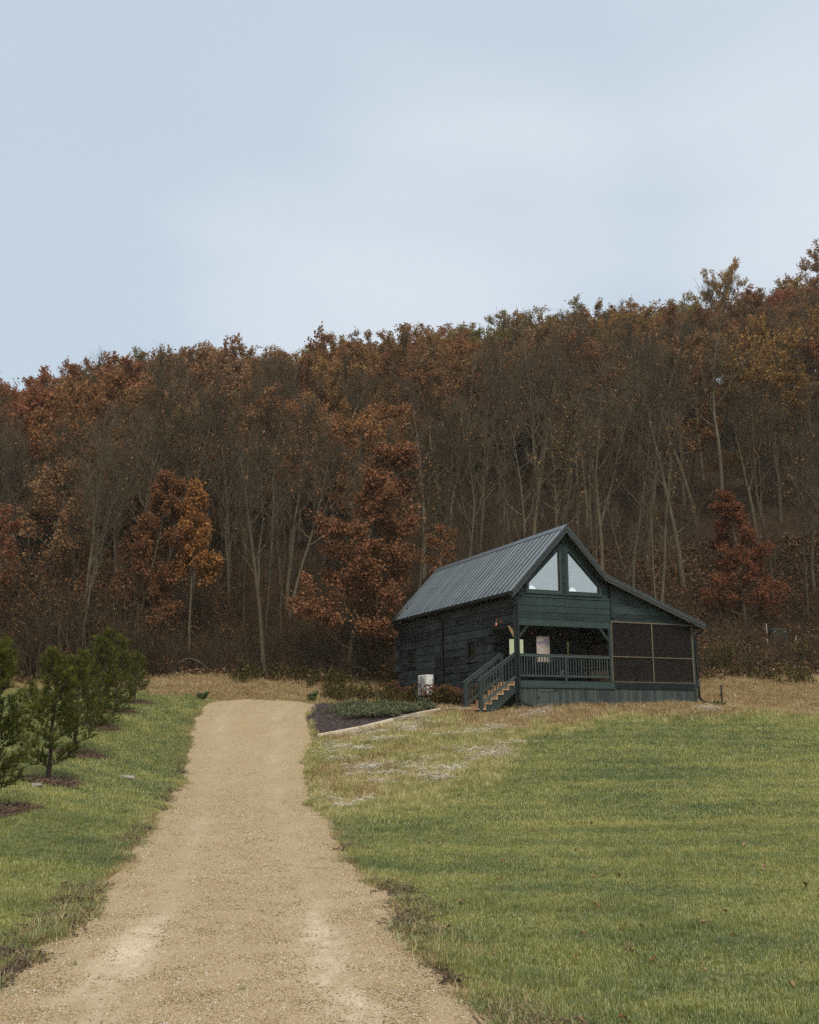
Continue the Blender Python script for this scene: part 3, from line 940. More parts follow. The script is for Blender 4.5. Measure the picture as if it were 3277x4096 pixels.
# hatch
h = MB()
h.box(.80, .93, -.03, .04, .065, .748); h.box(1.535, 1.69, -.03, .04, .065, .748); h.box(.93, 1.535, -.028, .04, .64, .748); h.box(.93, 1.535, -.028, .04, .065, .205)
hatch = h.build('crawlspace_hatch', M_skirt, cabin)
for i in range(5):
    MB().bbox(.934+i*.12, .934+i*.12+.115, -.008, .035, .207, .638, .004).build('hatch_board', M_skirt, hatch)
for z in (.70, .13):
    MB().box(1.42, 1.60, -.038, -.031, z-.012, z+.012).box(1.60, 1.68, -.04, -.031, z-.05, z+.05).build('hinge', M_black, hatch)
MB().box(.81, .89, -.045, -.031, .40, .425).box(.80, .82, -.05, -.031, .38, .445).build('latch', M_black, hatch)

# posts, braces ------------------------------------------------------------
def post(u0, u1, v0, v1, z0, z1, name='post'):
    return MB().bbox(u0, u1, v0, v1, z0, z1, .01).build(name, M_post, cabin)
post(-.13, .046, -.03, .16, -.5, 4.40)
post(4.245, 4.375, -.01, .12, DECK, 3.232)
post(8.475, 8.59, -.02, .12, -.4, 3.56)
post(4.24, 4.36, 2.30, 2.38, DECK, 3.25)
post(8.43, 8.56, 4.1, 4.22, .8, 3.4); post(8.43, 8.56, 8.1, 8.22, .8, 3.4); post(8.43, 8.56, 12.0, 12.12, .8, 3.4)
MB().bar((.03, .07, 2.74), (.46, .07, 3.25), .085, .10, (0, 1, 0)).build('brace', M_post, cabin)
MB().bar((4.26, .07, 2.74), (3.84, .07, 3.25), .085, .10, (0, 1, 0)).build('brace', M_post, cabin)
MB().bar((-.04, .15, 2.72), (-.04, .66, 3.26), .08, .10, (1, 0, 0)).build('brace', M_tread, cabin)
MB().bbox(-.04, .08, .17, 2.45, 3.20, 3.34, .01).build('side_header', M_log, cabin)
# porch ceiling
MB().box(.11, WL-.07, .10, 2.45, 4.30, 4.36).build('porch_ceiling', M_dark, cabin)

# front railing
def railing(name, u0, u1, v, zt, zb, n, mid=None, mat=M_rail, post_to=DECK):
    top = MB().bbox(u0, u1, v-.03, v+.045, zt-.115, zt-.03, .006).bbox(u0-.002, u1+.002, v-.045, v+.06, zt-.028, zt, .006).build(name, mat, cabin)
    MB().bbox(u0, u1, v-.02, v+.035, zb, zb+.085, .005).build('bottom_rail', mat, top)
    bm_ = MB().bbox(-.0175, .0175, -.0175, .0175, zb+.085, zt-.115, .004).mesh('baluster', mat)
    for i in range(n):
        u = u0+(i+.75)*(u1-u0)/(n+.5)
        if mid and abs(u-mid) < .06: continue
        obj('baluster', bm_, top, (u, v+.008, 0))
    if mid: MB().bbox(mid-.045, mid+.045, v-.048, v+.042, post_to, zt-.03, .006).build('rail_post', mat, top)
    return top
railing('porch_railing', .05, 4.242, .04, 2.12, 1.215, 33, 2.15)

# screened part -------------------------------------------------------------
rl = MB().bbox(4.38, 8.47, .09, .15, 1.99, 2.08, .006).build('screen_railing', M_rail, cabin)
MB().bbox(4.38, 8.47, .09, .14, 1.215, 1.29, .005).build('bottom_rail', M_rail, rl)
bm_ = MB().bbox(-.0175, .0175, -.0175, .0175, 1.29, 1.99, .004).mesh('baluster', M_rail)
for i in range(31): obj('baluster', bm_, rl, (4.48+i*.13, .118, 0))
bt = MB().bbox(4.385, 8.50, -.02, .035, 3.515, 3.56, .004).build('screen_frame', M_batten, cabin)
MB().bbox(4.35, 8.475, -.026, .035, 2.085, 2.125, .004).build('batten', M_batten, bt)
MB().bbox(4.39, 8.48, -.022, .035, 1.06, 1.095, .004).build('batten', M_batten, bt)
for u, z0, z1 in ((4.39, 2.127, 3.513), (4.365, 1.097, 2.083), (6.40, 2.127, 3.513), (6.40, 1.097, 2.083), (8.455, 2.127, 3.513), (8.455, 1.097, 2.083)):
    MB().bbox(u-.02, u+.022, -.018, .035, z0, z1, .004).build('batten', M_batten, bt)
for u0, u1 in ((4.41, 6.38), (6.42, 8.435)):
    for z0, z1 in ((2.127, 3.513), (1.097, 2.083)):
        MB().add([], []) if False else None
        m = MB(); m.add([(u0, .012, z0), (u1, .012, z0), (u1, .012, z1), (u0, .012, z1)], [(0, 1, 2, 3)]); m.build('screen_panel', M_screen, bt)
for v0, v1 in ((.12, 4.1), (4.22, 8.1), (8.22, 12.0)):
    m = MB(); m.add([(8.50, v0, 1.1), (8.50, v1, 1.1), (8.50, v1, 3.4), (8.50, v0, 3.4)], [(0, 1, 2, 3)]); m.build('screen_panel', M_screen, bt)
    MB().bbox(8.47, 8.53, v0, v1, 2.0, 2.1, .005).build('side_rail', M_rail, bt)
MB().bbox(8.44, 8.55, .12, 12.1, 3.25, 3.42, .008).build('side_beam', M_post, cabin)
MB().bbox(8.44, 8.55, .12, 12.1, .80, 1.05, .008).build('side_rim', M_post, cabin)
MB().bar((8.50, .16, 2.72), (8.50, .70, 3.26), .08, .10, (1, 0, 0)).build('brace', M_post, cabin)

# stairs -----------------------------------------------------------------------
risers = [(-1.49, -.04), (-1.235, .145), (-.98, .33), (-.725, .515), (-.47, .70), (-.215, .885)]
sp = [(-1.66, -.3), (-1.50, -.3), (-.22, .60), (-.14, .66), (-.14, 1.03), (-.20, 1.03)]
zig = []
for i, (u, z) in enumerate(risers[::-1]):
    zig += [(u+.012, z+.185-.03), (u+.012, z-.03)] if True else []
poly = [(-1.30, -.35), (-.14, .60), (-.14, 1.02)] + zig + [(-1.478, -.35)]
st = MB().prism(poly, .07, .11).build('stairs', M_post, cabin)
MB().prism(poly, 1.32, 1.36).build('stringer', M_post, st)
for i, (u, z) in enumerate(risers):
    MB().bbox(u, u+.018, .035, 1.40, z-.02, z+.158, .003).build('riser', M_tread, st)
    if i < 5: MB().bbox(u-.03, u+.27, .03, 1.405, z+.16, z+.187, .005).build('tread', M_tread, st)
MB().bbox(-1.80, -1.47, .02, 1.43, -.09, -.043, .008).build('bottom_step', M_tread, st)
def stair_rail(v):
    a, b = Vector((-1.80, v, 1.005)), Vector((-.10, v, 2.185))
    d = (b-a).normalized()
    rl = MB().bar(a, b, .11, .032).build('stair_railing', M_rail, cabin)
    MB().bar(Vector((-1.62, v, 1.04)), Vector((-.13, v, 2.075)), .045, .10).build('upper_rail', M_rail, rl)
    MB().bar(Vector((-1.62, v, .17)), Vector((-.13, v, 1.205)), .045, .10).build('lower_rail', M_rail, rl)
    MB().bbox(-1.755, -1.615, v-.065, v+.065, -.35, 1.04, .008).build('newel_post', M_post, rl)
    sl = (2.075-1.04)/(1.62-.13)
    bme = MB().bbox(-.0175, .0175, -.0175, .0175, 0, .81, .004).mesh('baluster', M_rail)
    for i in range(10):
        u = -1.53+i*.137
        obj('baluster', bme, rl, (u, v, .19+sl*(u+1.62)))
    return rl
stair_rail(.06); stair_rail(1.38)
post(-.11, .02, 1.31, 1.44, -.3, 2.2, 'newel_post')
MB().box(.0, .045, .16, 2.4, -.5, .82).build('stair_backing', M_dark_wall, cabin)

# lamps on the walls ----------------------------------------------------------------
def barn_lamp(p, out):
    """copper gooseneck lamp: p on the wall, out = direction away from it"""
    p = Vector(p); o = Vector(out)
    pl = MB().tube([p, p+o*.03], .055, 12).build('wall_lamp', M_copper, cabin, True)
    pts = [p+o*.03]
    for i in range(9):
        a = math.pi*(i/8)
        pts.append(p+o*(.03+.10*(1-math.cos(a))) + Vector((0, 0, .02+.13*math.sin(a))))
    pts.append(pts[-1]+Vector((0, 0, -.06)))
    MB().tube(pts, .011, 6).build('gooseneck', M_copper, pl, True)
    c_ = pts[-1]
    MB().lathe([(.0,.03),(.035,.025),(.042,-.03),(.05,-.06),(.06,-.085),(.12,-.115),(.15,-.13),(.152,-.138),(.14,-.132),(.05,-.09)], c_, 16).build('lamp_shade', M_copper, pl, True)
barn_lamp((-.045, 1.32, 3.47), (-1, 0, 0))
barn_lamp((1.96, 2.385, 3.17), (0, -1, 0))
barn_lamp((3.39, 2.385, 3.17), (0, -1, 0))

# pendant lamps inside the gable -------------------------------------------------------
t = NT('lit_shade')
em = t.n('Emission'); em.inputs['Color'].default_value = (.95,.97,1,1); em.inputs['Strength'].default_value = 2.4
t.l(em.outputs[0], t.out.inputs['Surface']); M_lit = t.m
for u, lab in ((.90, 'white conical pendant lamp behind the left gable window'), (2.83, 'white conical pendant lamp behind the right gable window')):
    x, y, z = house_world(u, .42, 4.79)
    pe = empty('pendant_lamp', (x, y, z), YAW)
    tag(pe, lab, 'lamp', 'pendant lamps in the gable')
    MB().lathe([(.012,.17),(.02,.14),(.05,.12),(.12,.06),(.17,.0),(.165,.0),(.05,.10)], (0,0,0), 20).build('shade', M_lit, pe, True)
    MB().tube([(0,0,.15),(0,0,.22)], .02, 8).build('lamp_cap', M_white, pe)
    MB().tube([(0,0,.21),(0,0,roof_z(u)-.25-4.79)], .006, 5).build('cord', M_white, pe)

# ---------------------------------------------------------------- heat pump beside the side wall
hp = empty('heat_pump', house_world(-.62, 7.72, .30), YAW)
tag(hp, 'white outdoor heat pump unit on stand against the dark log wall', 'heat pump')
MB().bbox(-.185, .185, -.48, .48, .39, 1.30, .02).build('casing', M_white, hp)
gr_ = MB()
for i in range(24):
    a0, a1 = 2*math.pi*i/24, 2*math.pi*(i+1)/24
    pts = []
    for r0 in (.375, .40):
        for a in (a0, a1): pts.append((r0*math.cos(a), r0*math.sin(a)))
    gr_.add([(-.20, .06+y_, .86+z_) for y_, z_ in pts], [(0, 1, 3, 2)])
gr_.add([(-.188, .06+.38*math.cos(2*math.pi*i/24), .86+.38*math.sin(2*math.pi*i/24)) for i in range(24)], [tuple(range(24))])
gri = gr_.build('fan_grille', M_greyplastic, hp)
for i in range(15):
    z = .51+i*.05; hw = math.sqrt(max(.001, .385**2-(z-.86)**2))
    MB().box(-.207, -.190, .06-hw, .06+hw, z-.006, z+.006).build('grille_bar', M_white, gri)
for y_ in (-.12, .24): MB().box(-.210, -.196, y_-.008, y_+.008, .50, 1.22).build('grille_bar', M_white, gri)
MB().bbox(-.05, .10, -.56, -.482, .72, 1.14, .015).build('valve_cover', M_white, hp)
MB().bbox(.06, .11, -.575, -.562, .98, 1.12, .004).build('name_label', M_greyplastic, hp)
for y_ in (-.34, .34):
    for x_, dx in ((-.15, -.05), (.15, .03)):
        MB().tube([(x_, y_, .39), (x_+dx, y_+.05, .03)], .012, 6).build('leg', M_greyplastic, hp)
MB().bar((-.15, -.34, .38), (-.15, .34, .38), .03, .03).bar((.15, -.34, .38), (.15, .34, .38), .03, .03).build('stand_rail', M_greyplastic, hp)
MB().bbox(-.32, .28, -.2, .62, -.02, .05, .012).build('pad', mat_plain('concrete', (.30,.29,.27), .9, 0, .2, 12), hp)
MB().tube([(.02, -.50, .75), (.02, -.62, .7), (.1, -.64, .4), (.3, -.6, .3), (.55, -.5, .35)], .022, 6).build('line_set', M_black, hp)
# ---------------------------------------------------------------- trees: prototypes
M_bark = mat_bark('bark_grey', (.105,.083,.054))
M_bark2 = mat_bark('bark_pale', (.145,.117,.080))
M_twig = mat_bark('twig_brown', (.092,.068,.042))
M_pinebark = mat_bark('bark_pine', (.075,.055,.042))
LEAF_STOPS = [(0.0, (.50,.50,.50)), (.5, (.80,.80,.80)), (1.0, (1.12,1.1,1.05))]
M_oakleaf = mat_leaf('autumn_leaf', LEAF_STOPS, .32, use_objcol=True)

def leaf_faces(pos, dirs, size, droop=.5, r=None):
    """folded diamond leaves, one quad each; returns verts, faces, per-face tone"""
    n = len(pos)
    d = dirs + r.normal(0, .7, (n, 3)); d[:, 2] -= droop*r.random(n)
    d /= np.linalg.norm(d, axis=1)[:, None] + 1e-9
    a = r.normal(0, 1, (n, 3)); s = np.cross(d, a); s /= np.linalg.norm(s, axis=1)[:, None] + 1e-9
    nn = np.cross(s, d)
    sz = size*(.6 + .8*r.random(n))[:, None]
    w = sz*.36
    p0 = pos; p1 = pos + d*sz*.5 + s*w + nn*sz*.12; p2 = pos + d*sz; p3 = pos + d*sz*.5 - s*w + nn*sz*.12
    V = np.stack([p0, p1, p2, p3], 1).reshape(-1, 3)
    F = np.arange(4*n).reshape(-1, 4)
    return V, F, r.random(n)

def skeleton(seed, H, r0, first, spread, nl, ll, up=.35, lean=.04, fork=False, nb=(6, 5), crook=.16, rnd=False):
    """list of (points, radii, level) for one tree"""
    r = random.Random(seed)
    out = []
    def path(p, d, ln, rad, n, lvl, trop, wob, tip=.25):
        pts = [p.copy()]; rs = [rad]; dd = d.copy()
        for i in range(n):
            dd = (dd + Vector((r.gauss(0, wob), r.gauss(0, wob), r.gauss(0, wob)*.6 + trop))).normalized()
            p = p + dd*(ln/n); pts.append(p.copy()); rs.append(rad*(1-(1-tip)*(i+1)/n))
        out.append((pts, rs, lvl))
        return pts, rs
    def at(pts, rs, t):
        k = t*(len(pts)-1); i = min(int(k), len(pts)-2); f = k-i
        return pts[i].lerp(pts[i+1], f), rs[i]*(1-f)+rs[i+1]*f, (pts[i+1]-pts[i]).normalized()
    def side(d, ang):
        a = d.cross(Vector((r.gauss(0,1), r.gauss(0,1), r.gauss(0,1)))).normalized()
        return (d*math.cos(ang) + a*math.sin(ang)).normalized()
    base = Vector((0, 0, -.4))
    trunk, tr = path(base, Vector((r.gauss(0, lean), r.gauss(0, lean), 1)).normalized(), H*.98, r0, 12, 0, .04, .05, .10)
    stems = [(trunk, tr)]
    if fork:
        p, q, d = at(trunk, tr, r.uniform(.3, .5))
        stems.append(path(p, side(d, .35), H*.55, q*.75, 9, 0, .08, .06, .12))
    for sp_, sr in stems:
        for i in range(nl):
            t = first + (1-first)*((i+.5*r.random())/nl)
            p, q, d = at(sp_, sr, min(t, .97))
            ang = i*2.399 + r.uniform(-.5, .5)
            el = r.uniform(.25, .75)*spread
            ld = Vector((math.cos(ang), math.sin(ang), .55/max(el, .2)*.6)).normalized()
            L1 = ll*H*(1.05-.75*(t-first)/(1-first+1e-6))*r.uniform(.7, 1.15)
            if rnd: L1 = ll*H*(.45+.6*math.sin(math.pi*(.18+.66*(t-first)/(1-first))))*r.uniform(.75, 1.15)
            lp, lr = path(p, ld, L1, min(q*.6, r0*.42), 7, 1, up*.25, crook, .2)
            for j in range(nb[0]):
                tt = .22+.78*(j+r.random()*.8)/nb[0]
                p2, q2, d2 = at(lp, lr, min(tt, .98))
                L2 = L1*.5*r.uniform(.6, 1.1)*(1.15-.5*tt)
                bp, br = path(p2, side(d2, r.uniform(.45, .95)), L2, max(q2*.55, .014), 4, 2, up*.4, .16, .4)
                for k in range(nb[1]):
                    p3, q3, d3 = at(bp, br, min(.2+.8*(k+r.random())/nb[1], .99))
                    path(p3, side(d3, r.uniform(.4, .9)), L2*.5*r.uniform(.5, 1.2), max(q3*.6, .010), 2, 3, up*.6, .12, .6)
    return out

def make_tree(seed, H, r0, leaf=None, bare_twigs=3, bark=M_bark, **kw):
    sk = skeleton(seed, H, r0, **kw)
    r = np.random.default_rng(seed); pr = random.Random(seed)
    tm, cm = MB(), MB()
    for pts, rs, lvl in sk:
        if lvl == 0: tm.tube(pts, [rs[0]*1.35]+rs[1:], 8, False)
        elif lvl == 1: tm.tube(pts, rs, 5, False)
        elif lvl == 2: (tm if bare_twigs else cm).tube(pts, rs, 3, False)
        else: cm.tube(pts, rs, 3, False)
    if bare_twigs:
        for pts, rs, lvl in sk:
            if lvl < 2: continue
            for k in range(bare_twigs if lvl == 3 else 1):
                a = pts[pr.randrange(1, len(pts))]; d = (pts[-1]-pts[0]).normalized()
                d2 = (d + Vector((pr.gauss(0,.55), pr.gauss(0,.55), pr.gauss(0,.4)+.35))).normalized()
                l = pr.uniform(.35, .95)
                cm.tube([a, a+d2*l*.5, a+(d2+Vector((0,0,.2)))*l], [.011, .009, .006], 3, False)
    tmesh = tm.mesh('trunk', bark, True)
    nb_v = len(cm.v)
    if leaf:
        n_per, size, only, droop = leaf
        P, D = [], []
        for pts, rs, lvl in sk:
            if lvl < 2: continue
            if pr.random() > only: continue
            m = n_per if lvl == 3 else n_per//2
            for k in range(m):
                f = pr.random()*(len(pts)-1); i = min(int(f), len(pts)-2)
                q = pts[i].lerp(pts[i+1], f-i)
                P.append(q + Vector((pr.gauss(0,.16), pr.gauss(0,.16), pr.gauss(0,.13)))); D.append((pts[i+1]-pts[i]).normalized())
        if P:
            V, F, T = leaf_faces(np.array(P), np.array(D), size, droop, r)
        else:
            V = np.zeros((0,3)); F = np.zeros((0,4), int); T = np.zeros(0)
        me = bpy.data.meshes.new('crown')
        tv = np.array(cm.v, np.float32).reshape(-1, 3)
        tf = np.array([f if len(f) == 4 else (*f, f[-1]) for f in cm.f if len(f) == 4], np.int32).reshape(-1, 4)
        AV = np.concatenate([tv, V]); AF = np.concatenate([tf, F+len(tv)])
        me = np_mesh('crown', AV, AF)
        me.materials.append(M_twig); me.materials.append(M_oakleaf)
        mi = np.zeros(len(AF), np.int32); mi[len(tf):] = 1
        me.polygons.foreach_set('material_index', mi)
        fattr(me, 'var', np.concatenate([np.zeros(len(tf)), T]), 'FACE')
    else:
        me = cm.mesh('crown', M_twig)
    return tmesh, me, H

BARE = [make_tree(100+i, random.uniform(14.5, 17.5), random.uniform(.13, .19), (1, .17, .14, .9), 2, [M_bark, M_bark2][i % 2],
                  first=random.uniform(.38, .55), spread=.85, nl=12, ll=.22, up=.5, lean=.06, fork=(i % 2 == 0), nb=(5, 4)) for i in range(7)]
BARE += [make_tree(150+i, 15.5, .16, (3, .15, .4, .9), 2, M_bark, first=.42, spread=.95, nl=12, ll=.23, up=.45, fork=(i == 0), nb=(5, 4)) for i in range(2)]
POLE = [make_tree(170+i, 12, .085, None, 2, [M_bark2, M_bark][i % 2], first=.45, spread=.8, nl=9, ll=.17, up=.5, lean=.07, nb=(4, 4)) for i in range(4)]
OAKF = [make_tree(200+i, 14.5, .17, (24, .22, .95, .5), 0, M_bark, first=.34, spread=1.25, nl=17, ll=.33, up=.3, nb=(6, 5), rnd=True) for i in range(6)]
OAKN = [make_tree(230+i, 13.0, .15, (24, .155, .97, .9), 0, M_bark, first=.10, spread=1.45, nl=26, ll=.27, up=.2, nb=(7, 6)) for i in range(3)]
MAPLE = [make_tree(260, 9.5, .10, (26, .17, .97, .6), 0, M_bark, first=.46, spread=.75, nl=16, ll=.17, up=.45, nb=(6, 5))]
THIN = [make_tree(280+i, 12.5, .12, (18, .15, .7, .8), 1, M_bark, first=.22, spread=1.2, nl=14, ll=.27, up=.3, nb=(6, 5)) for i in range(3)]

C_RUST = [(.35,.165,.078), (.38,.195,.095), (.30,.14,.07), (.40,.225,.115)]
C_GOLD = [(.43,.26,.095), (.38,.25,.095), (.34,.25,.10)]
C_RED = [(.26,.10,.058)]
C_ORG = [(.46,.22,.085)]
def place_tree(pr_, x, y, s, rz, label, group, col=(1,1,1), sxy=1.0, cat='tree', name='oak_tree'):
    tm_, cm_, H = pr_
    e_ = empty(name, (x, y, h1(x, y)-.1), rz)
    e_.scale = (s*sxy, s*sxy, s)
    tag(e_, label, cat, group)
    o = obj('trunk', tm_, e_)
    c_ = obj('crown', cm_, e_)
    c_.color = (*col, 1)
    return e_
taken = []; clear = []
# the trees one can single out
def special(pr_, x, y, H, label, col, sxy=1.0, rz=0.0, name='oak_tree'):
    place_tree(pr_, x, y, H/pr_[2], rz, label, None, col, sxy, name=name); taken.append((x, y, 2.6)); clear.append((x/y, y, (.042 if y < 61 else .02)))
special(OAKN[0], -3.3, 53.2, 13.0, 'large rust leaved oak at the wood edge, left of the cabin roof', (.31,.145,.075), 1.05, 0.4)
special(OAKN[1], -15.1, 54.0, 11.2, 'dark rust oak left of the small orange maple', C_RUST[2], .82, 1.3)
special(MAPLE[0], -11.8, 54.0, 10.2, 'small narrow orange maple in front of the bare trees', C_ORG[0], .80, 0.0, 'maple_tree')
special(THIN[0], -21.0, 56.0, 12.0, 'thin rust oak above the row of pines near the left edge', C_RUST[3], 1.1, 2.0)
special(OAKN[2], 20.2, 60.0, 8.9, 'small red leaved oak among bare trunks right of the cabin', (.29,.115,.06), 1.15, 0.6)
special(THIN[1], 1.6, 55.5, 8.0, 'short rust oak just behind the rear of the cabin roof', C_RUST[0], 1.0, 2.6)
special(BARE[0], 11.6, 60.0, 17.5, 'tall bare tree with pale trunk rising behind the lean-to roof', (.4,.2,.1), 1.0, 0.5, 'bare_tree')
special(BARE[3], 21.5, 68.0, 21.0, 'tallest bare pale tree reaching the skyline right of the cabin', (.4,.2,.1), 1.1, 1.5, 'bare_tree')
special(BARE[6], 18.3, 66.0, 20.0, 'bare pale tree beside the tallest one right of the cabin', (.4,.2,.1), 1.0, 2.9, 'bare_tree')
special(OAKF[1], 57.5, 126.0, 16.0, 'tall rust oak on the crest at the right edge of the picture', C_RUST[3], .9, 0.2)
special(OAKF[3], 41.3, 124.0, 14.5, 'golden oak standing above the skyline right of the bare treetops', C_GOLD[0], .75, 0.9)
special(BARE[5], -6.5, 74.0, 16.0, 'bare tree with whitish dead limbs above the large rust oak', (.4,.2,.1), 1.0, 0.9, 'bare_tree')

trng = random.Random(77)
COLS = [(45, 'by the left edge'), (140, 'above the pine row'), (232, 'above the orange maple'), (300, 'above the driveway end'), (420, 'above the large rust oak'),
        (500, 'above the cabin rear'), (600, 'above the gable'), (700, 'above the screened porch'), (775, 'above the small red oak'), (9999, 'by the right edge')]
ROWS = [(60, 'in the front row'), (70, 'in the second row'), (84, 'on the lower slope'), (104, 'on the upper slope'), (127, 'on the crest'), (999, 'behind the crest')]
NTH = ['leftmost', 'second from left', 'third from left', 'fourth from left', 'fifth from left', 'sixth from left', 'seventh from left', 'eighth from left', 'ninth from left', 'tenth from left', 'eleventh from left', 'twelfth from left', '13th from left', '14th from left', '15th from left', '16th from left', '17th from left', '18th from left', '19th from left', '20th from left', '21st from left', '22nd from left', '23rd from left', '24th from left', '25th from left']
zones = {}
cnt = 0
def fill(y0, y1, n, mind, chooser):
    global cnt
    tries = 0; got = 0
    while got < n and tries < n*60:
        tries += 1
        y = math.sqrt(y0*y0 + (y1*y1-y0*y0)*trng.random()); x = (trng.random()*2-1)*(.475*y+1.5)
        if float(forest_amt(np.array([x]), np.array([y]))[0]) < .6: continue
        if bool(in_house(np.array([x]), np.array([y]), 1.8)[()] if np.ndim(in_house(x, y, 1.8)) == 0 else in_house(np.array([x]), np.array([y]), 1.8)[0]): continue
        if any((x-a)**2+(y-b)**2 < max(mind, c_*(.5))**2 for a, b, c_ in taken): continue
        if 18.5 < x < 24 and 50 < y < 60.5: continue
        if any(y < c_[1]+.5 and abs(x/y-c_[0]) < c_[2] for c_ in clear) and trng.random() < .99: continue
        pr_, H, col, sxy, kind = chooser(x, y)
        what, nm = {'leafy': ('brown oaks', 'oak_tree'), 'gold': ('golden oaks', 'oak_tree'), 'pole': ('bare saplings', 'bare_sapling'), 'bare': ('bare trees', 'bare_tree')}[kind]
        px = 409.5 + 998*x/(y*.978)
        col_ = next(n_ for e_, n_ in COLS if px < e_); row_ = next(n_ for e_, n_ in ROWS if y < e_)
        t_ = place_tree(pr_, x, y, H/pr_[2], trng.uniform(0, 6.28), 'tree', None, col, sxy, name=nm)
        zones.setdefault((what, row_, col_), []).append((px, t_))
        taken.append((x, y, mind)); got += 1; cnt += 1
def jitter(c_, k=.12): return tuple(max(.0, v*trng.uniform(1-k, 1+k)) for v in c_)
def ch_front(x, y):
    q = trng.random()
    if q < .45: return trng.choice(POLE), trng.uniform(7, 13), (1,1,1), 1.0, 'pole'
    if q < .90 or x > 6: return trng.choice(BARE), trng.uniform(12, 16.5), jitter(C_RUST[1]), .95, 'bare'
    return trng.choice(THIN), trng.uniform(8, 12), jitter(trng.choice(C_RUST)), 1.0, 'leafy'
def ch_mid(x, y):
    s = x/y; q = trng.random()
    pl = .72 if s < -.2 else (.5 if s < 0 else .17)
    if y > 84: pl = min(.85, pl+.28)
    if q < pl: return trng.choice(OAKF), trng.uniform(11.5, 15), jitter(trng.choice(C_RUST)), 1.05, 'leafy'
    return trng.choice(BARE), trng.uniform(13.5, 17.5), jitter(C_RUST[1]), 1.0, 'bare'
def ch_top(x, y):
    s = x/y; q = trng.random()
    g = .30 if s < .05 else .68
    if q < .10: return trng.choice(BARE), trng.uniform(11.5, 13.6), jitter(C_RUST[1]), 1.0, 'bare'
    if q < .10+g*.9: return trng.choice(OAKF), trng.uniform(9.6, 12.2), jitter(trng.choice(C_GOLD)), 1.25, 'gold'
    return trng.choice(OAKF), trng.uniform(9.6, 12.2), jitter(trng.choice(C_RUST)), 1.25, 'leafy'
fill(51, 66, 78, 2.1, ch_front)
fill(64, 98, 128, 3.5, ch_mid)
fill(98, 127, 140, 3.8, ch_top)
fill(127, 140, 36, 5.0, ch_top)
for (what, row_, col_), lst in zones.items():
    lst.sort(key=lambda q: q[0])
    for i, (px, t_) in enumerate(lst):
        if len(lst) == 1: lab = 'only one of the %s %s %s' % (what, row_, col_)
        else: lab = '%s of the %s %s %s' % (NTH[i] if i < len(lst)-1 else 'rightmost', what, row_, col_)
        t_['label'] = lab; t_['group'] = what + ' of the wood'

# ---------------------------------------------------------------- young pines in a row on the left lawn
M_needle = mat_leaf('pine_needle', [(0, (.036,.048,.012)), (.5, (.092,.105,.022)), (1, (.26,.24,.052))], .38)
def make_pine(seed, H):
    r = random.Random(seed); nr_ = np.random.default_rng(seed)
    tm = MB(); tw = MB(); tips = []
    tp = [Vector((r.gauss(0,.01)*i, r.gauss(0,.01)*i, -.1+(H+.1)*i/10)) for i in range(11)]
    tm.tube(tp, [.055*(1-.9*i/10)+.006 for i in range(11)], 7, False)
    z = .34; i = 0
    while z < H-.15:
        t = z/H
        reach = 1.02*(1-t)**.75*(.75+.5*min(1, t/.25))*.86
        for k in range(r.choice((5, 6, 6))):
            if r.random() < .12: continue
            a = i*.7 + k*6.283/6 + r.uniform(-.3, .3); L = reach*r.uniform(.55, 1.25)+.10
            el = .15+.75*t+r.uniform(-.1, .12)
            d = Vector((math.cos(a)*math.cos(el), math.sin(a)*math.cos(el), math.sin(el)))
            p = tp[min(10, int(t*10))].copy(); p.z = z+r.uniform(-.05, .05)
            pts = [p]; dd = d
            for q in range(4):
                dd = (dd+Vector((r.gauss(0,.08), r.gauss(0,.08), .10))).normalized(); p = p+dd*L/4; pts.append(p)
            tw.tube(pts, [.014, .011, .008, .006, .004], 4, False)
            nn = max(4, int(L*17))
            for q in range(nn):
                f = .28+.72*(q+r.random())/nn; j = min(3, int(f*4)); c0 = pts[j].lerp(pts[j+1], f*4-j)
                sd_ = dd.cross(Vector((r.gauss(0,1), r.gauss(0,1), r.gauss(0,1)))).normalized()
                d2 = (dd*.7+sd_*.8+Vector((0,0,.25))).normalized(); l2 = L*.26*r.uniform(.5, 1.1)+.03
                e2 = c0+d2*l2
                tw.tube([c0, e2], [.005, .003], 3, False)
                tips.append((e2, d2)); tips.append((c0.lerp(e2, .4), d2))
            tips.append((pts[-1], dd))
        z += r.uniform(.20, .30)*(1.05-.3*t); i += 1
    for q in range(6): tips.append((Vector((0, 0, H-.02*q)), Vector((r.gauss(0,.3), r.gauss(0,.3), 1)).normalized()))
    P = np.array([t_[0] for t_ in tips]); D = np.array([t_[1] for t_ in tips])
    n = 26
    P = np.repeat(P, n, 0); D = np.repeat(D, n, 0); m = len(P)
    d = D*1.0 + nr_.normal(0, .40, (m, 3)); d[:, 2] += .22; d /= np.linalg.norm(d, axis=1)[:, None]
    s_ = np.cross(d, nr_.normal(0, 1, (m, 3))); s_ /= np.linalg.norm(s_, axis=1)[:, None]
    ln = (.11+.07*nr_.random(m))[:, None]; P0 = P - D*.03*nr_.random(m)[:, None]
    V = np.stack([P0-s_*.0034, P0+s_*.0034, P0+d*ln], 1).reshape(-1, 3)
    F = np.arange(3*m).reshape(-1, 3)
    cm_ = np_mesh('needles', V, F, M_needle)
    tone = np.repeat(nr_.random(len(tips)), n)*.55 + nr_.random(m)*.25 + .2*np.clip(P[:, 2]/H, 0, 1)
    fattr(cm_, 'var', tone, 'FACE')
    return tm.mesh('trunk', M_pinebark, True), tw.mesh('branches', M_pinebark), cm_
PP = [make_pine(5, 3.0), make_pine(9, 3.0), make_pine(14, 3.0)]
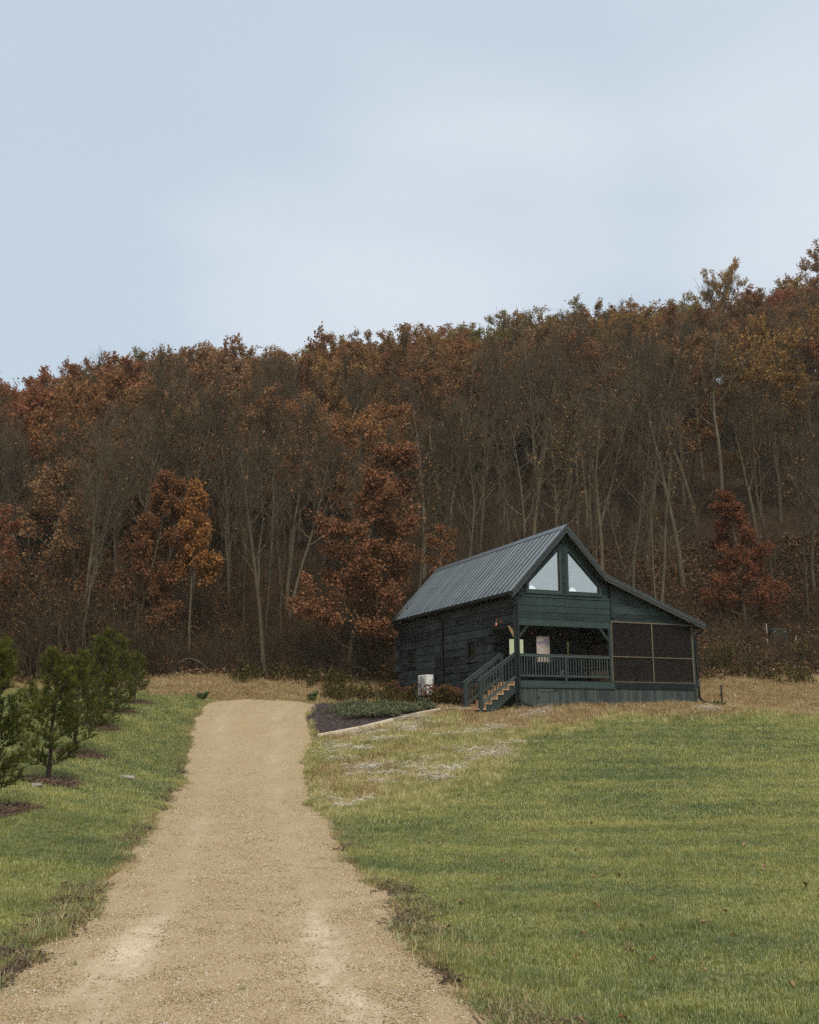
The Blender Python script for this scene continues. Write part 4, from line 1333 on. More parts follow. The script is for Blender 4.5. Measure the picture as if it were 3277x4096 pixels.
plabs = ['nearest young pine, half cut off by the left edge', 'second young pine of the row with its bare lower trunk in view', 'third young pine, close behind the one with the bare trunk',
         'fourth and tallest young pine of the row', 'fifth young pine, beside the patch of tan dry grass', 'last and smallest young pine at the end of the row']
ph = [3.05, 2.95, 2.9, 3.25, 2.95, 2.2]
for i, ((x, y), lab) in enumerate(zip(PINES, plabs)):
    e_ = empty('pine_tree', (x, y, h1(x, y)), i*1.3)
    e_.scale = (ph[i]/3*1.02,)*2 + (ph[i]/3,)
    tag(e_, lab, 'pine tree', 'young pines along the left lawn')
    a, b, c_ = PP[i % 3]
    obj('trunk', a, e_); obj('branches', b, e_); obj('needles', c_, e_)

# ---------------------------------------------------------------- grass and other ground cover
def blade_mesh(name, n, hmin, hmax, rad, wid, bend, mat, seed, segs=2):
    r = np.random.default_rng(seed)
    V, F, T = [], [], []
    for i in range(n):
        a = r.random()*6.283; q = rad*math.sqrt(r.random()); b = r.random()*6.283
        x, y = q*math.cos(a), q*math.sin(a); h_ = hmin+(hmax-hmin)*r.random(); bd = bend*h_*(.3+r.random())
        dx, dy = math.cos(b), math.sin(b); sx, sy = -dy*wid/2, dx*wid/2
        k = len(V)
        V += [(x-sx, y-sy, -.01), (x+sx, y+sy, -.01), (x+dx*bd*.35+sx*.8, y+dy*bd*.35+sy*.8, h_*.6), (x+dx*bd*.35-sx*.8, y+dy*bd*.35-sy*.8, h_*.6),
              (x+dx*bd+sx*.15, y+dy*bd+sy*.15, h_), (x+dx*bd-sx*.15, y+dy*bd-sy*.15, h_)]
        F += [(k, k+1, k+2, k+3), (k+3, k+2, k+4, k+5)]
        v_ = r.random(); T += [v_, v_]
    me = np_mesh(name, np.array(V), np.array(F), mat)
    fattr(me, 'var', T, 'FACE')
    return me
def mat_grass(name, ca, cb, cc, sc=.28, trans=.35):
    """blade colour: slow patches over the ground plus a tone for each blade"""
    t = NT(name)
    pw = t.pos((1, 1, 1), 'World')
    n1 = t.noise(pw, sc, 4, .6); n2 = t.noise(pw, 1.6, 3, .6)
    st = t.noise(t.pos((.04, .55, .3), 'World'), 1.0, 2)
    k = t.math('ADD', t.math('MULTIPLY', n1, .55), t.math('MULTIPLY', n2, .35))
    k = t.math('ADD', k, t.math('MULTIPLY', t.math('SUBTRACT', t.attr('var'), .5), .34))
    k = t.math('ADD', k, t.math('MULTIPLY', t.math('SUBTRACT', st, .5), .30))
    if name == 'lawn_blade':      # mowing bands curving round the bank below the cabin
        vd_ = t.n('VectorMath', operation='DISTANCE'); t.l(pw, vd_.inputs[0]); vd_.inputs[1].default_value = (9.0, 52.0, 2.0)
        bands = t.math('SINE', t.math('ADD', t.math('MULTIPLY', vd_.outputs['Value'], 4.2), t.math('MULTIPLY', n1, 5.0)))
        k = t.math('ADD', k, t.math('MULTIPLY', bands, .035))
    c = t.ramp(k, [(.28, ca), (.46, cb), (.66, cc)])
    d = t.n('BsdfDiffuse'); t.l(c, d.inputs['Color']); tr = t.n('BsdfTranslucent'); t.l(c, tr.inputs['Color'])
    gl = t.n('BsdfGlossy'); gl.inputs['Roughness'].default_value = .45; gl.inputs['Color'].default_value = (.8,.85,.8,1)
    mx = t.n('MixShader'); mx.inputs[0].default_value = trans; t.l(d.outputs[0], mx.inputs[1]); t.l(tr.outputs[0], mx.inputs[2])
    m2 = t.n('MixShader'); m2.inputs[0].default_value = .06; t.l(mx.outputs[0], m2.inputs[1]); t.l(gl.outputs[0], m2.inputs[2])
    t.l(m2.outputs[0], t.out.inputs['Surface'])
    return t.m
M_grass = mat_grass('lawn_blade', (.12,.165,.062), (.285,.30,.078), (.53,.475,.155))
M_mound = mat_grass('slope_blade', (.28,.27,.08), (.52,.45,.15), (.68,.57,.29), .8)
M_dryg = mat_grass('dry_blade', (.24,.145,.055), (.45,.30,.125), (.62,.48,.27), 1.1, .25)
M_straw = mat_grass('straw_blade', (.46,.37,.26), (.66,.57,.45), (.82,.76,.68), 1.1, .15)
def mask(x, y, f): return x[f], y[f]
def ground_pts(x, y, dz=0.0): return np.stack([x, y, hgt(x, y)+dz], 1)

LP = [proto('grass_tuft', blade_mesh('grass_tuft', 17, .018, .040, .07, .0042, .8, M_grass, 300+i)) for i in range(5)]
LP2 = [proto('grass_tuft', blade_mesh('grass_tuft', 20, .03, .065, .13, .009, .6, M_grass, 320+i)) for i in range(4)]
xs, ysn, sc_ = [], [], []
for y0, y1, dn, s0 in ((5.5, 9, 620, .95), (9, 14, 420, 1.0), (14, 20, 230, 1.15)):
    x, y = fan_points(y0, y1, dn, .47, 1.0)
    f = (drive_in(x, y) < .02-.12*rng.random(len(x))) & (ring_in(x, y) < .4)
    x, y = mask(x, y, f); xs.append(x); ysn.append(y); sc_.append(np.full(len(x), s0))
x = np.concatenate(xs); y = np.concatenate(ysn); s0 = np.concatenate(sc_)
ht = .7+.6*vnoise(x, y, .6, 401, 2)+.25*rng.random(len(x)) + .9*sstep(.66, .78, vnoise(x, y, 1.1, 433, 2))
near_edge = sstep(-.5, -.05, drive_in(x, y)); ht = ht*(1+.35*near_edge)
s3 = np.stack([s0, s0, s0*ht], 1)
scatter('lawn_grass', 'short green mown grass of the near lawn on both sides of the driveway', 'grass', LP, ground_pts(x, y), surf_rot(len(x), .12), s3)
xs, ysn, sc_ = [], [], []
for y0, y1, dn, s0 in ((20, 28, 120, 1.0), (28, 37, 75, 1.15), (37, 52, 48, 1.3)):
    x, y = fan_points(y0, y1, dn, .47, 1.0)
    dry = dry_amt(x, y)
    f = (drive_in(x, y) < 0) & (ring_in(x, y) < .4) & (~bed_in(x, y)) & (~in_house(x, y)) & (rng.random(len(x)) > dry*.95) & (forest_amt(x, y) < .4)
    x, y = mask(x, y, f); xs.append(x); ysn.append(y); sc_.append(np.full(len(x), s0))
x = np.concatenate(xs); y = np.concatenate(ysn); s0 = np.concatenate(sc_)
mb_ = y - np.interp(x, [-4, -2.6, -.5, .6, 2.3, 3.2, 4.4, 9.6, 16.5, 30], [23, 23, 24, 25, 27.5, 31.5, 35.5, 38.3, 40.8, 42.5])
mound = (x > -4.2) & (mb_ + rng.normal(0, .9, len(x)) + (vnoise(x, y, 1.4, 717)-.5)*4 > 0)
ht = .75+.5*vnoise(x, y, 1.0, 411, 2)+.35*rng.random(len(x)) + np.where(mound, .6, 0)
s3 = np.stack([s0, s0, s0*ht], 1)
k_ = ~mound
scatter('lawn_grass', 'green mown grass of the far part of the lawn', 'grass', LP2, ground_pts(x[k_], y[k_]), surf_rot(k_.sum(), .12), s3[k_])
LP3 = [proto('slope_tuft', blade_mesh('slope_tuft', 22, .03, .09, .14, .008, .8, M_mound, 330+i)) for i in range(4)]
scatter('slope_grass', 'yellow green uneven grass on the slope below the cabin stairs', 'grass', LP3, ground_pts(x[mound], y[mound]), surf_rot(mound.sum(), .2), s3[mound])
# dry grass
DP = [proto('dry_tuft', blade_mesh('dry_tuft', 18, .05, .17, .13, .009, 1.0, M_dryg, 340+i)) for i in range(4)]
x, y = fan_points(23, 55, 62, .47, 1.0)
dry = dry_amt(x, y)
f = (drive_in(x, y) < -.02) & (~bed_in(x, y)) & (~in_house(x, y)) & (rng.random(len(x)) < dry) & (forest_amt(x, y) < .75)
x, y = mask(x, y, f)
s0 = .6+.7*rng.random(len(x))*(.6+.8*vnoise(x, y, 1.2, 5))
scatter('dry_grass', 'tan dry grass around the cabin and beyond the end of the driveway', 'grass', DP, ground_pts(x, y), surf_rot(len(x), .25), s0)
# ragged edges of the driveway: dry wisps and stray green tufts
y = np.concatenate([rng.uniform(6, 14, 4200), rng.uniform(14, 44, 4200)]); dl, dr_ = drive_edges(y); sd_ = rng.random(len(y)) < .5
off = np.abs(rng.normal(0, .11, len(y)))*np.where(rng.random(len(y)) < .5, 1, -1.6)
x = np.where(sd_, dl+off, dr_-off)
f = (vnoise(x, y, .8, 88, 3) > .45) & ~((x > -4.6) & (y > 36)); x, y = mask(x, y, f); k_ = rng.random(len(x)) < .55
scatter('edge_dry_grass', 'dry wisps of grass along both edges of the driveway', 'grass', [proto('dry_wisp', blade_mesh('dry_wisp', 16, .02, .08, .10, .005, 1.6, M_dryg, 650+i)) for i in range(3)], ground_pts(x[k_], y[k_]), surf_rot(k_.sum(), .2), .5+.6*rng.random(k_.sum()))
k_ = ~k_
scatter('edge_green_grass', 'stray green tufts creeping onto both edges of the driveway', 'grass', [proto('edge_tuft', blade_mesh('edge_tuft', 18, .025, .085, .09, .005, 1.3, M_grass, 660+i)) for i in range(3)], ground_pts(x[k_], y[k_]), surf_rot(k_.sum(), .2), .6+.7*rng.random(k_.sum()))
# pale straw lying on the slope
def straw_mesh(seed):
    r = random.Random(seed); m = MB()
    for i in range(22):
        a = r.uniform(0, 6.28); p = Vector((r.gauss(0,.2), r.gauss(0,.12), r.uniform(.0, .07))); l = r.uniform(.08, .22)
        d = Vector((math.cos(a), math.sin(a)*.7, r.gauss(0,.16)))
        m.tube([p, p+d*l*.5+Vector((0,0,.02)), p+d*l], [.006, .006, .004], 3, False)
    me = m.mesh('straw', M_straw); fattr(me, 'var', np.repeat(np.random.default_rng(seed).random(22), 6)[:len(me.polygons)], 'FACE')
    return me
SP = [proto('straw', straw_mesh(360+i)) for i in range(4)]
cx_, cy_ = fan_points(24.5, 41.5, .62, .47, 1.0)
f = (cy_ > np.interp(cx_, [-4, -2.6, -.5, .6, 2.3, 3.2, 4.4, 9.6, 16.5], [24, 24, 25, 26, 28.5, 32.5, 36.3, 39, 41.5])) & (cx_ > -3.2) & (cx_ < 12) & (rng.random(len(cx_)) < np.where(cx_ < 5, 1.0, .35))
cx_, cy_ = mask(cx_, cy_, f); k_ = rng.integers(4, 15, len(cx_)); cx_ = np.repeat(cx_, k_); cy_ = np.repeat(cy_, k_)
t_ = rng.normal(0, .24, len(cx_)); w_ = rng.normal(0, .15, len(cx_)); an_ = .5+1.1*(vnoise(cx_, cy_, .7, 33)-.5)*2
x = cx_+t_*np.cos(an_)-w_*np.sin(an_); y = cy_+t_*np.sin(an_)+w_*np.cos(an_)
f = (drive_in(x, y) < -.05) & (~bed_in(x, y)) & (~in_house(x, y)); x, y = mask(x, y, f)
scatter('straw_mulch', 'pale straw strewn in patches over the grassy slope below the cabin', 'straw', SP, ground_pts(x, y, .03), surf_rot(len(x), .1), .7+.6*rng.random(len(x)))

# gravel stones
def pebble(seed, mat):
    bm = bmesh.new(); bmesh.ops.create_icosphere(bm, subdivisions=1, radius=.011)
    r = random.Random(seed)
    for v in bm.verts: v.co = (v.co.x*r.uniform(.8, 1.3), v.co.y*r.uniform(.75, 1.15), v.co.z*r.uniform(.5, .85))
    me = bpy.data.meshes.new('pebble'); bm.to_mesh(me); bm.free(); me.materials.append(mat)
    me.polygons.foreach_set('use_smooth', [True]*len(me.polygons))
    return me
t = NT('pebble'); r_ = t.rnd()
c = t.ramp(r_, [(.0, (.18,.12,.065)), (.25, (.34,.245,.13)), (.6, (.44,.33,.19)), (.9, (.48,.385,.255)), (.98, (.58,.53,.46))])
t.prin(c, .85, 0, None, .25); M_peb = t.m
GP = [proto('pebble', pebble(380+i, M_peb)) for i in range(5)]
xs, ysn, sc_ = [], [], []
for y0, y1, dn, s0 in ((5.5, 8.5, 2300, .95), (8.5, 12, 1300, 1.05), (12, 18, 560, 1.3), (18, 28, 230, 1.6), (28, 46, 90, 2.0)):
    n = int(dn*5.5*(y1-y0)); y = y0+(y1-y0)*rng.random(n)
    l, r = drive_edges(y); q = rng.random(n)*1.12-.06; x = l+(r-l)*q
    w = np.exp(-((q-.26)/.06)**2)+np.exp(-((q-.74)/.06)**2)
    f = (rng.random(n) > w*.8) & ((q > 0) & (q < 1) | (rng.random(n) < .35)) & (y < 45.2)
    xs.append(x[f]); ysn.append(y[f]); sc_.append(np.full(f.sum(), s0))
x = np.concatenate(xs); y = np.concatenate(ysn); s0 = np.concatenate(sc_)
dl, dr_ = drive_edges(y); q = (x-dl)/(dr_-dl)
pz = np.interp(q, lat, -edge_dip+rut)+.014
s0 = s0*(.40+.62*rng.random(len(x))**2.4)
scatter('gravel', 'loose tan and white pebbles lying over the driveway', 'gravel', GP, ground_pts(x, y)+np.stack([0*x, 0*x, pz], 1), rng.random((len(x), 3))*6.28, s0)

# mulch chips in the bed and round the pines
M_chip = mat_plain('mulch_chip', (.12,.092,.086), .9, 0, .5, 3)
M_chip2 = mat_plain('pine_straw', (.15,.095,.06), .9, 0, .5, 3)
def chip(seed, mat):
    r = random.Random(seed); m = MB()
    for i in range(9):
        p = Vector((r.gauss(0,.07), r.gauss(0,.07), r.uniform(.0, .035))); a = r.uniform(0, 6.28); l = r.uniform(.03, .09)
        m.bar(p, p+Vector((math.cos(a), math.sin(a), r.gauss(0,.25)))*l, r.uniform(.008, .02), .006)
    return m.mesh('chips', mat)
x = rng.uniform(-5, 3, 26000); y = rng.uniform(36, 53, 26000)
f = bed_in(x, y) & (drive_in(x, y) < .1) & (~in_house(x, y)); x, y = mask(x, y, f)
scatter('mulch', 'dark purple brown bark mulch in the bed between driveway and cabin', 'mulch', [proto('chips', chip(i, M_chip)) for i in range(4)], ground_pts(x, y), surf_rot(len(x), .1), .8+.5*rng.random(len(x)))
xs, ysn = [], []
for px, py in PINES:
    a = rng.random(900)*6.28; q = 1.0*np.sqrt(rng.random(900)); xs.append(px+.1+q*np.cos(a)); ysn.append(py+q*np.sin(a))
x = np.concatenate(xs); y = np.concatenate(ysn); f = ring_in(x, y) > .35; x, y = mask(x, y, f)
scatter('pine_straw', 'rust brown mulch rings under the young pines', 'mulch', [proto('chips', chip(20+i, M_chip2)) for i in range(4)], ground_pts(x, y, .005), surf_rot(len(x), .15), .9+.6*rng.random(len(x)))

y = np.concatenate([rng.uniform(6.5, 15, 2200), rng.uniform(15, 34, 1300)]); dl, dr_ = drive_edges(y)
sd_ = rng.random(len(y)) < .72; off = rng.normal(-.06, .12, len(y)); x = np.where(sd_, dl+off, dr_-off)
f = vnoise(x, y, .9, 555, 3) > np.where(sd_, .54, .60); x, y = mask(x, y, f)
scatter('edge_thatch', 'dark dead thatch in clumps along the edges of the driveway', 'dead grass', [proto('thatch', chip(40+i, mat_plain('thatch', (.10,.068,.042), .95, 0, .5, 3))) for i in range(3)] + [proto('thatch_wisp', blade_mesh('thatch_wisp', 18, .015, .06, .09, .004, 1.8, mat_grass('thatch_blade', (.07,.045,.025), (.15,.10,.055), (.30,.21,.12), 1.1, .2), 670+i)) for i in range(3)], ground_pts(x, y, .01), surf_rot(len(x), .15), .6+.6*rng.random(len(x)))

# leaf litter, brush and weeds along the foot of the wood
M_lit = mat_leaf('litter_leaf', [(0, (.045,.025,.014)), (.5, (.14,.078,.042)), (1, (.29,.18,.11))], .1)
def litter(seed, n, spread, size, mat):
    r = np.random.default_rng(seed)
    P = np.stack([r.normal(0, spread, n), r.normal(0, spread, n), r.uniform(.0, .06, n)], 1)
    D = r.normal(0, 1, (n, 3)); D[:, 2] *= .25
    V, F, T = leaf_faces(P, D*2, size, 0, r)
    me = np_mesh('litter', V, F, mat); fattr(me, 'var', T, 'FACE'); return me
x = np.concatenate([rng.uniform(12, 36, 9000), rng.uniform(-34, 12, 5000)]); y = np.concatenate([rng.uniform(46, 72, 9000), rng.uniform(50, 64, 5000)])
f = (forest_amt(x, y)+.35*(vnoise(x, y, 1.3, 7)-.3) > .35) & (~in_house(x, y, .5)) & (np.abs(x) < .52*y); x, y = mask(x, y, f)
scatter('leaf_litter', 'brown fallen leaves covering the slope under the trees', 'leaves', [proto('litter', litter(400+i, 26, .30, .16, M_lit)) for i in range(4)], ground_pts(x, y, .01), surf_rot(len(x), .15), .8+.5*rng.random(len(x)))

M_brush = mat_bark('brush_stem', (.075,.055,.034))
M_brushleaf = mat_leaf('brush_leaf', [(0, (.05,.035,.018)), (.6, (.14,.085,.04)), (.85, (.20,.14,.05)), (1, (.26,.22,.06))], .3)
def brush(seed, H, n, lf, mat, leafmat, lsize=.07, spread=.35):
    r = random.Random(seed); nr_ = np.random.default_rng(seed); m = MB(); P, D = [], []
    for i in range(n):
        p = Vector((r.gauss(0, spread), r.gauss(0, spread), -.05)); d = Vector((r.gauss(0,.22), r.gauss(0,.22), 1)).normalized()
        h_ = H*r.uniform(.45, 1.1); pts = [p]
        for k in range(4):
            d = (d+Vector((r.gauss(0,.14), r.gauss(0,.14), 0))).normalized(); p = p+d*h_/4; pts.append(p)
        m.tube(pts, [.011, .010, .008, .006, .004], 3, False)
        for k in range(4):
            q = pts[r.randrange(1, 5)]; d2 = (d+Vector((r.gauss(0,.7), r.gauss(0,.7), .2))).normalized(); l = h_*r.uniform(.1, .3)
            m.tube([q, q+d2*l], [.006, .003], 3, False)
            for z_ in range(lf):
                P.append(q+d2*l*r.random()); D.append(d2)
    bv = np.array(m.v).reshape(-1, 3); bf = np.array(m.f).reshape(-1, 4); T0 = np.zeros(len(bf))
    if P:
        V, F, T = leaf_faces(np.array(P), np.array(D), lsize, .6, nr_)
        me = np_mesh('brush', np.concatenate([bv, V]), np.concatenate([bf, F+len(bv)]))
        me.materials.append(mat); me.materials.append(leafmat)
        mi = np.zeros(len(bf)+len(F), np.int32); mi[len(bf):] = 1; me.polygons.foreach_set('material_index', mi)
        fattr(me, 'var', np.concatenate([T0, T]), 'FACE')
    else:
        me = np_mesh('brush', bv, bf, mat)
    return me
M_rustleaf = mat_leaf('rust_leaf', [(0, (.07,.03,.015)), (.6, (.20,.095,.045)), (1, (.32,.17,.08))], .3)
BP = [proto('brush', brush(440+i, 2.4, 16, 1 if i % 2 else 0, M_brush, M_brushleaf)) for i in range(5)]
BP += [proto('brush', brush(450, 3.0, 9, 4, M_brush, M_rustleaf, .11, .45)), proto('brush', brush(451, 3.4, 7, 1, M_twig, M_rustleaf, .10, .6))]
xs = rng.uniform(-36, 14, 5200); yy = rng.uniform(48, 66, 5200)
f = (forest_amt(xs, yy) > .55) & (~in_house(xs, yy, .6)) & (np.abs(xs) < .5*yy+1); x, y = mask(xs, yy, f)
hs = np.interp(x, [-36,-16,-10,0,14], [1.35,1.3,.75,.75,.7])*(.45+.6*rng.random(len(x)))*(.45+1.25*vnoise(x, y, 3.0, 909, 2))
scatter('brush', 'grey brown leafless brush along the foot of the wood', 'brush', BP, ground_pts(x, y), surf_rot(len(x), .1), hs)
BP2 = [proto('brush', brush(460+i, 2.6, 9, 0, M_brush, M_brushleaf, spread=.6)) for i in range(4)]
x, y = fan_points(64, 118, .35, .48, 1.0)
f = (~in_house(x, y, 1)); x, y = mask(x, y, f)
scatter('undergrowth', 'leafless undergrowth between the trunks on the hillside', 'brush', BP2, ground_pts(x, y), surf_rot(len(x), .1), 1.0+.9*rng.random(len(x)))
xs = rng.uniform(14, 36, 900); yy = rng.uniform(49, 66, 900)
f = (forest_amt(xs, yy) > .5) & (np.abs(xs) < .5*yy+1); x, y = mask(xs, yy, f)
scatter('brush', 'low sparse brush on the leafy slope right of the cabin', 'brush', BP, ground_pts(x, y), surf_rot(len(x), .1), .35+.35*rng.random(len(x)))
# pale dead branches arching over the brush
for X, Y, l_, h_, lab in ((-23.6, 53.0, 2.6, 1.9, 'pale dead branch arching over the brush at the left edge'), (-11.2, 51.4, 2.2, .9, 'pale dead branch bent over the brush behind the last pine'), (-2.6, 52.3, 2.0, .9, 'pale dead branch bent over the brush left of the cabin')):
    pts = [(X-l_/2+l_*k/8, Y+.1*math.sin(k), h1(X-l_/2+l_*k/8, Y)+h_*math.sin(math.pi*(.08+.84*k/8))-.1) for k in range(9)]
    tag(MB().tube(pts, [.03, .028, .026, .024, .022, .020, .017, .014, .01], 6).build('dead_branch', M_bark2, None, True), lab, 'branch')
# green weeds at the foot
M_weed = mat_leaf('weed_leaf', [(0, (.045,.035,.012)), (.4, (.11,.075,.03)), (.7, (.13,.12,.03)), (1, (.22,.19,.05))], .35)
WP = [proto('weeds', brush(480+i, .8, 12, 5, M_brush, M_weed, .08, .25)) for i in range(4)]
xs = np.concatenate([rng.uniform(-9, 2, 420), rng.uniform(14, 34, 260)]); yy = np.concatenate([rng.uniform(45.5, 53, 420), rng.uniform(50, 55, 260)])
f = (~in_house(xs, yy, .3)) & (drive_in(xs, yy) < -.4) & (vnoise(xs, yy, 1.8, 15) > .42) & ~((xs < -4) & (yy < 50)) & (~bed_in(xs, yy)); x, y = mask(xs, yy, f)
scatter('weeds', 'olive green weeds at the foot of the wood beside the cabin', 'weeds', WP, ground_pts(x, y), surf_rot(len(x), .1), .35+.75*rng.random(len(x))**1.5)

# ---------------------------------------------------------------- planting round the cabin
M_flower = mat_leaf('dried_flower', [(0, (.07,.03,.016)), (.5, (.18,.085,.045)), (1, (.30,.16,.09))], .2)
M_hleaf = mat_leaf('hydrangea_leaf', [(0, (.035,.022,.010)), (.6, (.11,.06,.025)), (.9, (.16,.14,.03)), (1, (.20,.20,.04))], .3)
fr = np.random.default_rng(8)
n = 150; a = fr.random(n)*6.28; q = np.sqrt(fr.random(n)); P = np.stack([.11*q*np.cos(a), .11*q*np.sin(a), .07*(1-q**2)+fr.normal(0,.008,n)], 1)
V, F, T = leaf_faces(P, np.tile([0, 0, .5], (n, 1)), .03, 0, fr); HEAD = np_mesh('flower_head', V, F, M_flower); fattr(HEAD, 'var', T, 'FACE')
hyd = [(-.75, 2.35, .9, 'dried hydrangea with brown flower heads right behind the stair railing'), (-.95, 3.6, .85, 'dried hydrangea under the larger log wall window'),
       (-.9, 4.9, .95, 'dried hydrangea in the middle of the wall bed, near the larger window'), (-1.0, 6.2, 1.05, 'tall dried hydrangea just right of the white heat pump'),
       (-.75, 9.3, .85, 'dried hydrangea just left of the white heat pump'), (-.8, 10.6, .95, 'dried hydrangea with green leaves under the small log wall window'), (-.8, 12.0, .8, 'dried hydrangea at the rear corner of the log wall')]
for i, (u, v, hh, lab) in enumerate(hyd):
    X, Y, Z = house_world(u, v, 0); e_ = empty('hydrangea', (X, Y, h1(X, Y)), i*1.1); tag(e_, lab, 'shrub', 'dried hydrangeas along the log wall')
    r = random.Random(900+i); m = MB(); P, D, tops = [], [], []
    for k in range(26):
        d = Vector((r.gauss(0,.38), r.gauss(0,.38), 1)).normalized(); p = Vector((r.gauss(0,.12), r.gauss(0,.12), -.03)); pts = [p]; L = hh*r.uniform(.6, 1.05)
        for s_ in range(4): d = (d+Vector((r.gauss(0,.08), r.gauss(0,.08), 0))).normalized(); p = p+d*L/4; pts.append(p)
        m.tube(pts, [.008,.007,.006,.005,.004], 4, False)
        for s_ in range(16): j = r.randrange(0, 4); P.append(pts[j].lerp(pts[j+1], r.random())); D.append(Vector((r.gauss(0,1), r.gauss(0,1), -.2)).normalized())
        if k < 13: tops.append((p, d))
    m.build('stems', M_brush, e_)
    V, F, T = leaf_faces(np.array(P), np.array(D), .12, .7, np.random.default_rng(i)); me = np_mesh('leaves', V, F, M_hleaf); fattr(me, 'var', T, 'FACE'); obj('leaves', me, e_)
    for p, d in tops:
        o = obj('flower_head', HEAD, e_, p, (d.to_track_quat('Z', 'Y').to_euler()), (r.uniform(.7, 1.15),)*3)
# low grey green ground cover on the mulch
M_cover = mat_leaf('cover_leaf', [(0, (.06,.075,.04)), (.5, (.15,.17,.085)), (1, (.28,.28,.17))], .3)
covers = [(-2.1, 40.6, .95, 'low grey green groundcover at the front of the mulch bed, nearest the driveway'), (-1.05, 40.2, .95, 'low groundcover at the front of the bed, right behind the timbers'), (-.1, 40.5, .85, 'low groundcover between the timbers and the edging stones'),
          (.6, 40.75, .55, 'small groundcover clump nearest the cabin stairs'), (-2.6, 42.0, .95, 'low groundcover beside the driveway end of the mulch bed'), (-1.5, 41.8, 1.0, 'low groundcover in the middle of the mulch bed'), (-.5, 41.9, .9, 'low groundcover just below the edging stones'),
          (-2.3, 43.4, 1.0, 'low groundcover at the rear of the bed, toward the driveway'), (-1.2, 43.2, .9, 'low groundcover at the rear of the bed, toward the heat pump')]
for i, (X, Y, rad, lab) in enumerate(covers):
    e_ = empty('groundcover_shrub', (X, Y, h1(X, Y)), i); tag(e_, lab, 'shrub', 'groundcover shrubs on the mulch bed')
    r = random.Random(950+i); m = MB(); P, D = [], []
    for k in range(70):
        a = r.uniform(0, 6.28); L = rad*math.sqrt(r.random()); pts = [Vector((0, 0, .0)), Vector((math.cos(a)*L*.5, math.sin(a)*L*.5, r.uniform(.12, .28))), Vector((math.cos(a)*L, math.sin(a)*L, r.uniform(.2, .46)*(1.15-.7*L/rad)))]
        m.tube(pts, [.008, .006, .004], 3, False)
        for s_ in range(44):
            q = pts[1].lerp(pts[2], r.random()*1.15); P.append(q+Vector((r.gauss(0,.07), r.gauss(0,.07), r.gauss(.01,.035)))); D.append(Vector((math.cos(a)*.4, math.sin(a)*.4, 1)))
    m.build('stems', M_brush, e_)
    V, F, T = leaf_faces(np.array(P), np.array(D), .06, 0, np.random.default_rng(i)); me = np_mesh('leaves', V, F, M_cover); fattr(me, 'var', T, 'FACE'); obj('leaves', me, e_)

# landscape timbers in front of the bed, two courses
M_timber = mat_wood('weathered_timber', (.46,.38,.28), .35, 0, 6, .85, .7, (.62,.56,.48))
def timber(p, q, w, h_, label):
    p = Vector(p); q = Vector(q); mid_ = (p+q)/2; d = q-p
    m = MB().bbox(-d.length/2, d.length/2, -w/2, w/2, 0, h_, .018)
    o = m.build('landscape_timber', M_timber)
    o.location = mid_; o.rotation_euler = (0, -math.atan2(d.z, math.hypot(d.x, d.y)), math.atan2(d.y, d.x))
    tag(o, label, 'timber', 'landscape timbers edging the mulch bed')
def tz(x, y, dz): return (x, y, h1(x, y)+dz)
tl = [((-3.30, 36.95), (-1.90, 37.98)), ((-1.88, 38.0), (-.62, 38.93)), ((-.60, 38.95), (.24, 39.50)), ((.26, 39.52), (1.22, 40.0))]
tn = ['upper timber at the driveway end of the bed edging', 'upper timber, second from the driveway', 'upper timber, third from the driveway', 'upper timber nearest the cabin stairs']
for (a, b), lab in zip(tl, tn): timber(tz(*a, .03), tz(*b, .03), .12, .13, lab)
tl2 = [((-3.42, 36.72), (-2.1, 37.68)), ((-2.07, 37.70), (-.9, 38.55)), ((-.88, 38.56), (.25, 39.25))]
tn2 = ['lower timber with pale broad end beside the driveway', 'lower timber in the middle of the bed edging', 'lower timber nearest the cabin, half sunk in dry grass']
for (a, b), lab in zip(tl2, tn2): timber(tz(*a, -.05), tz(*b, -.05), .22, .09, lab)
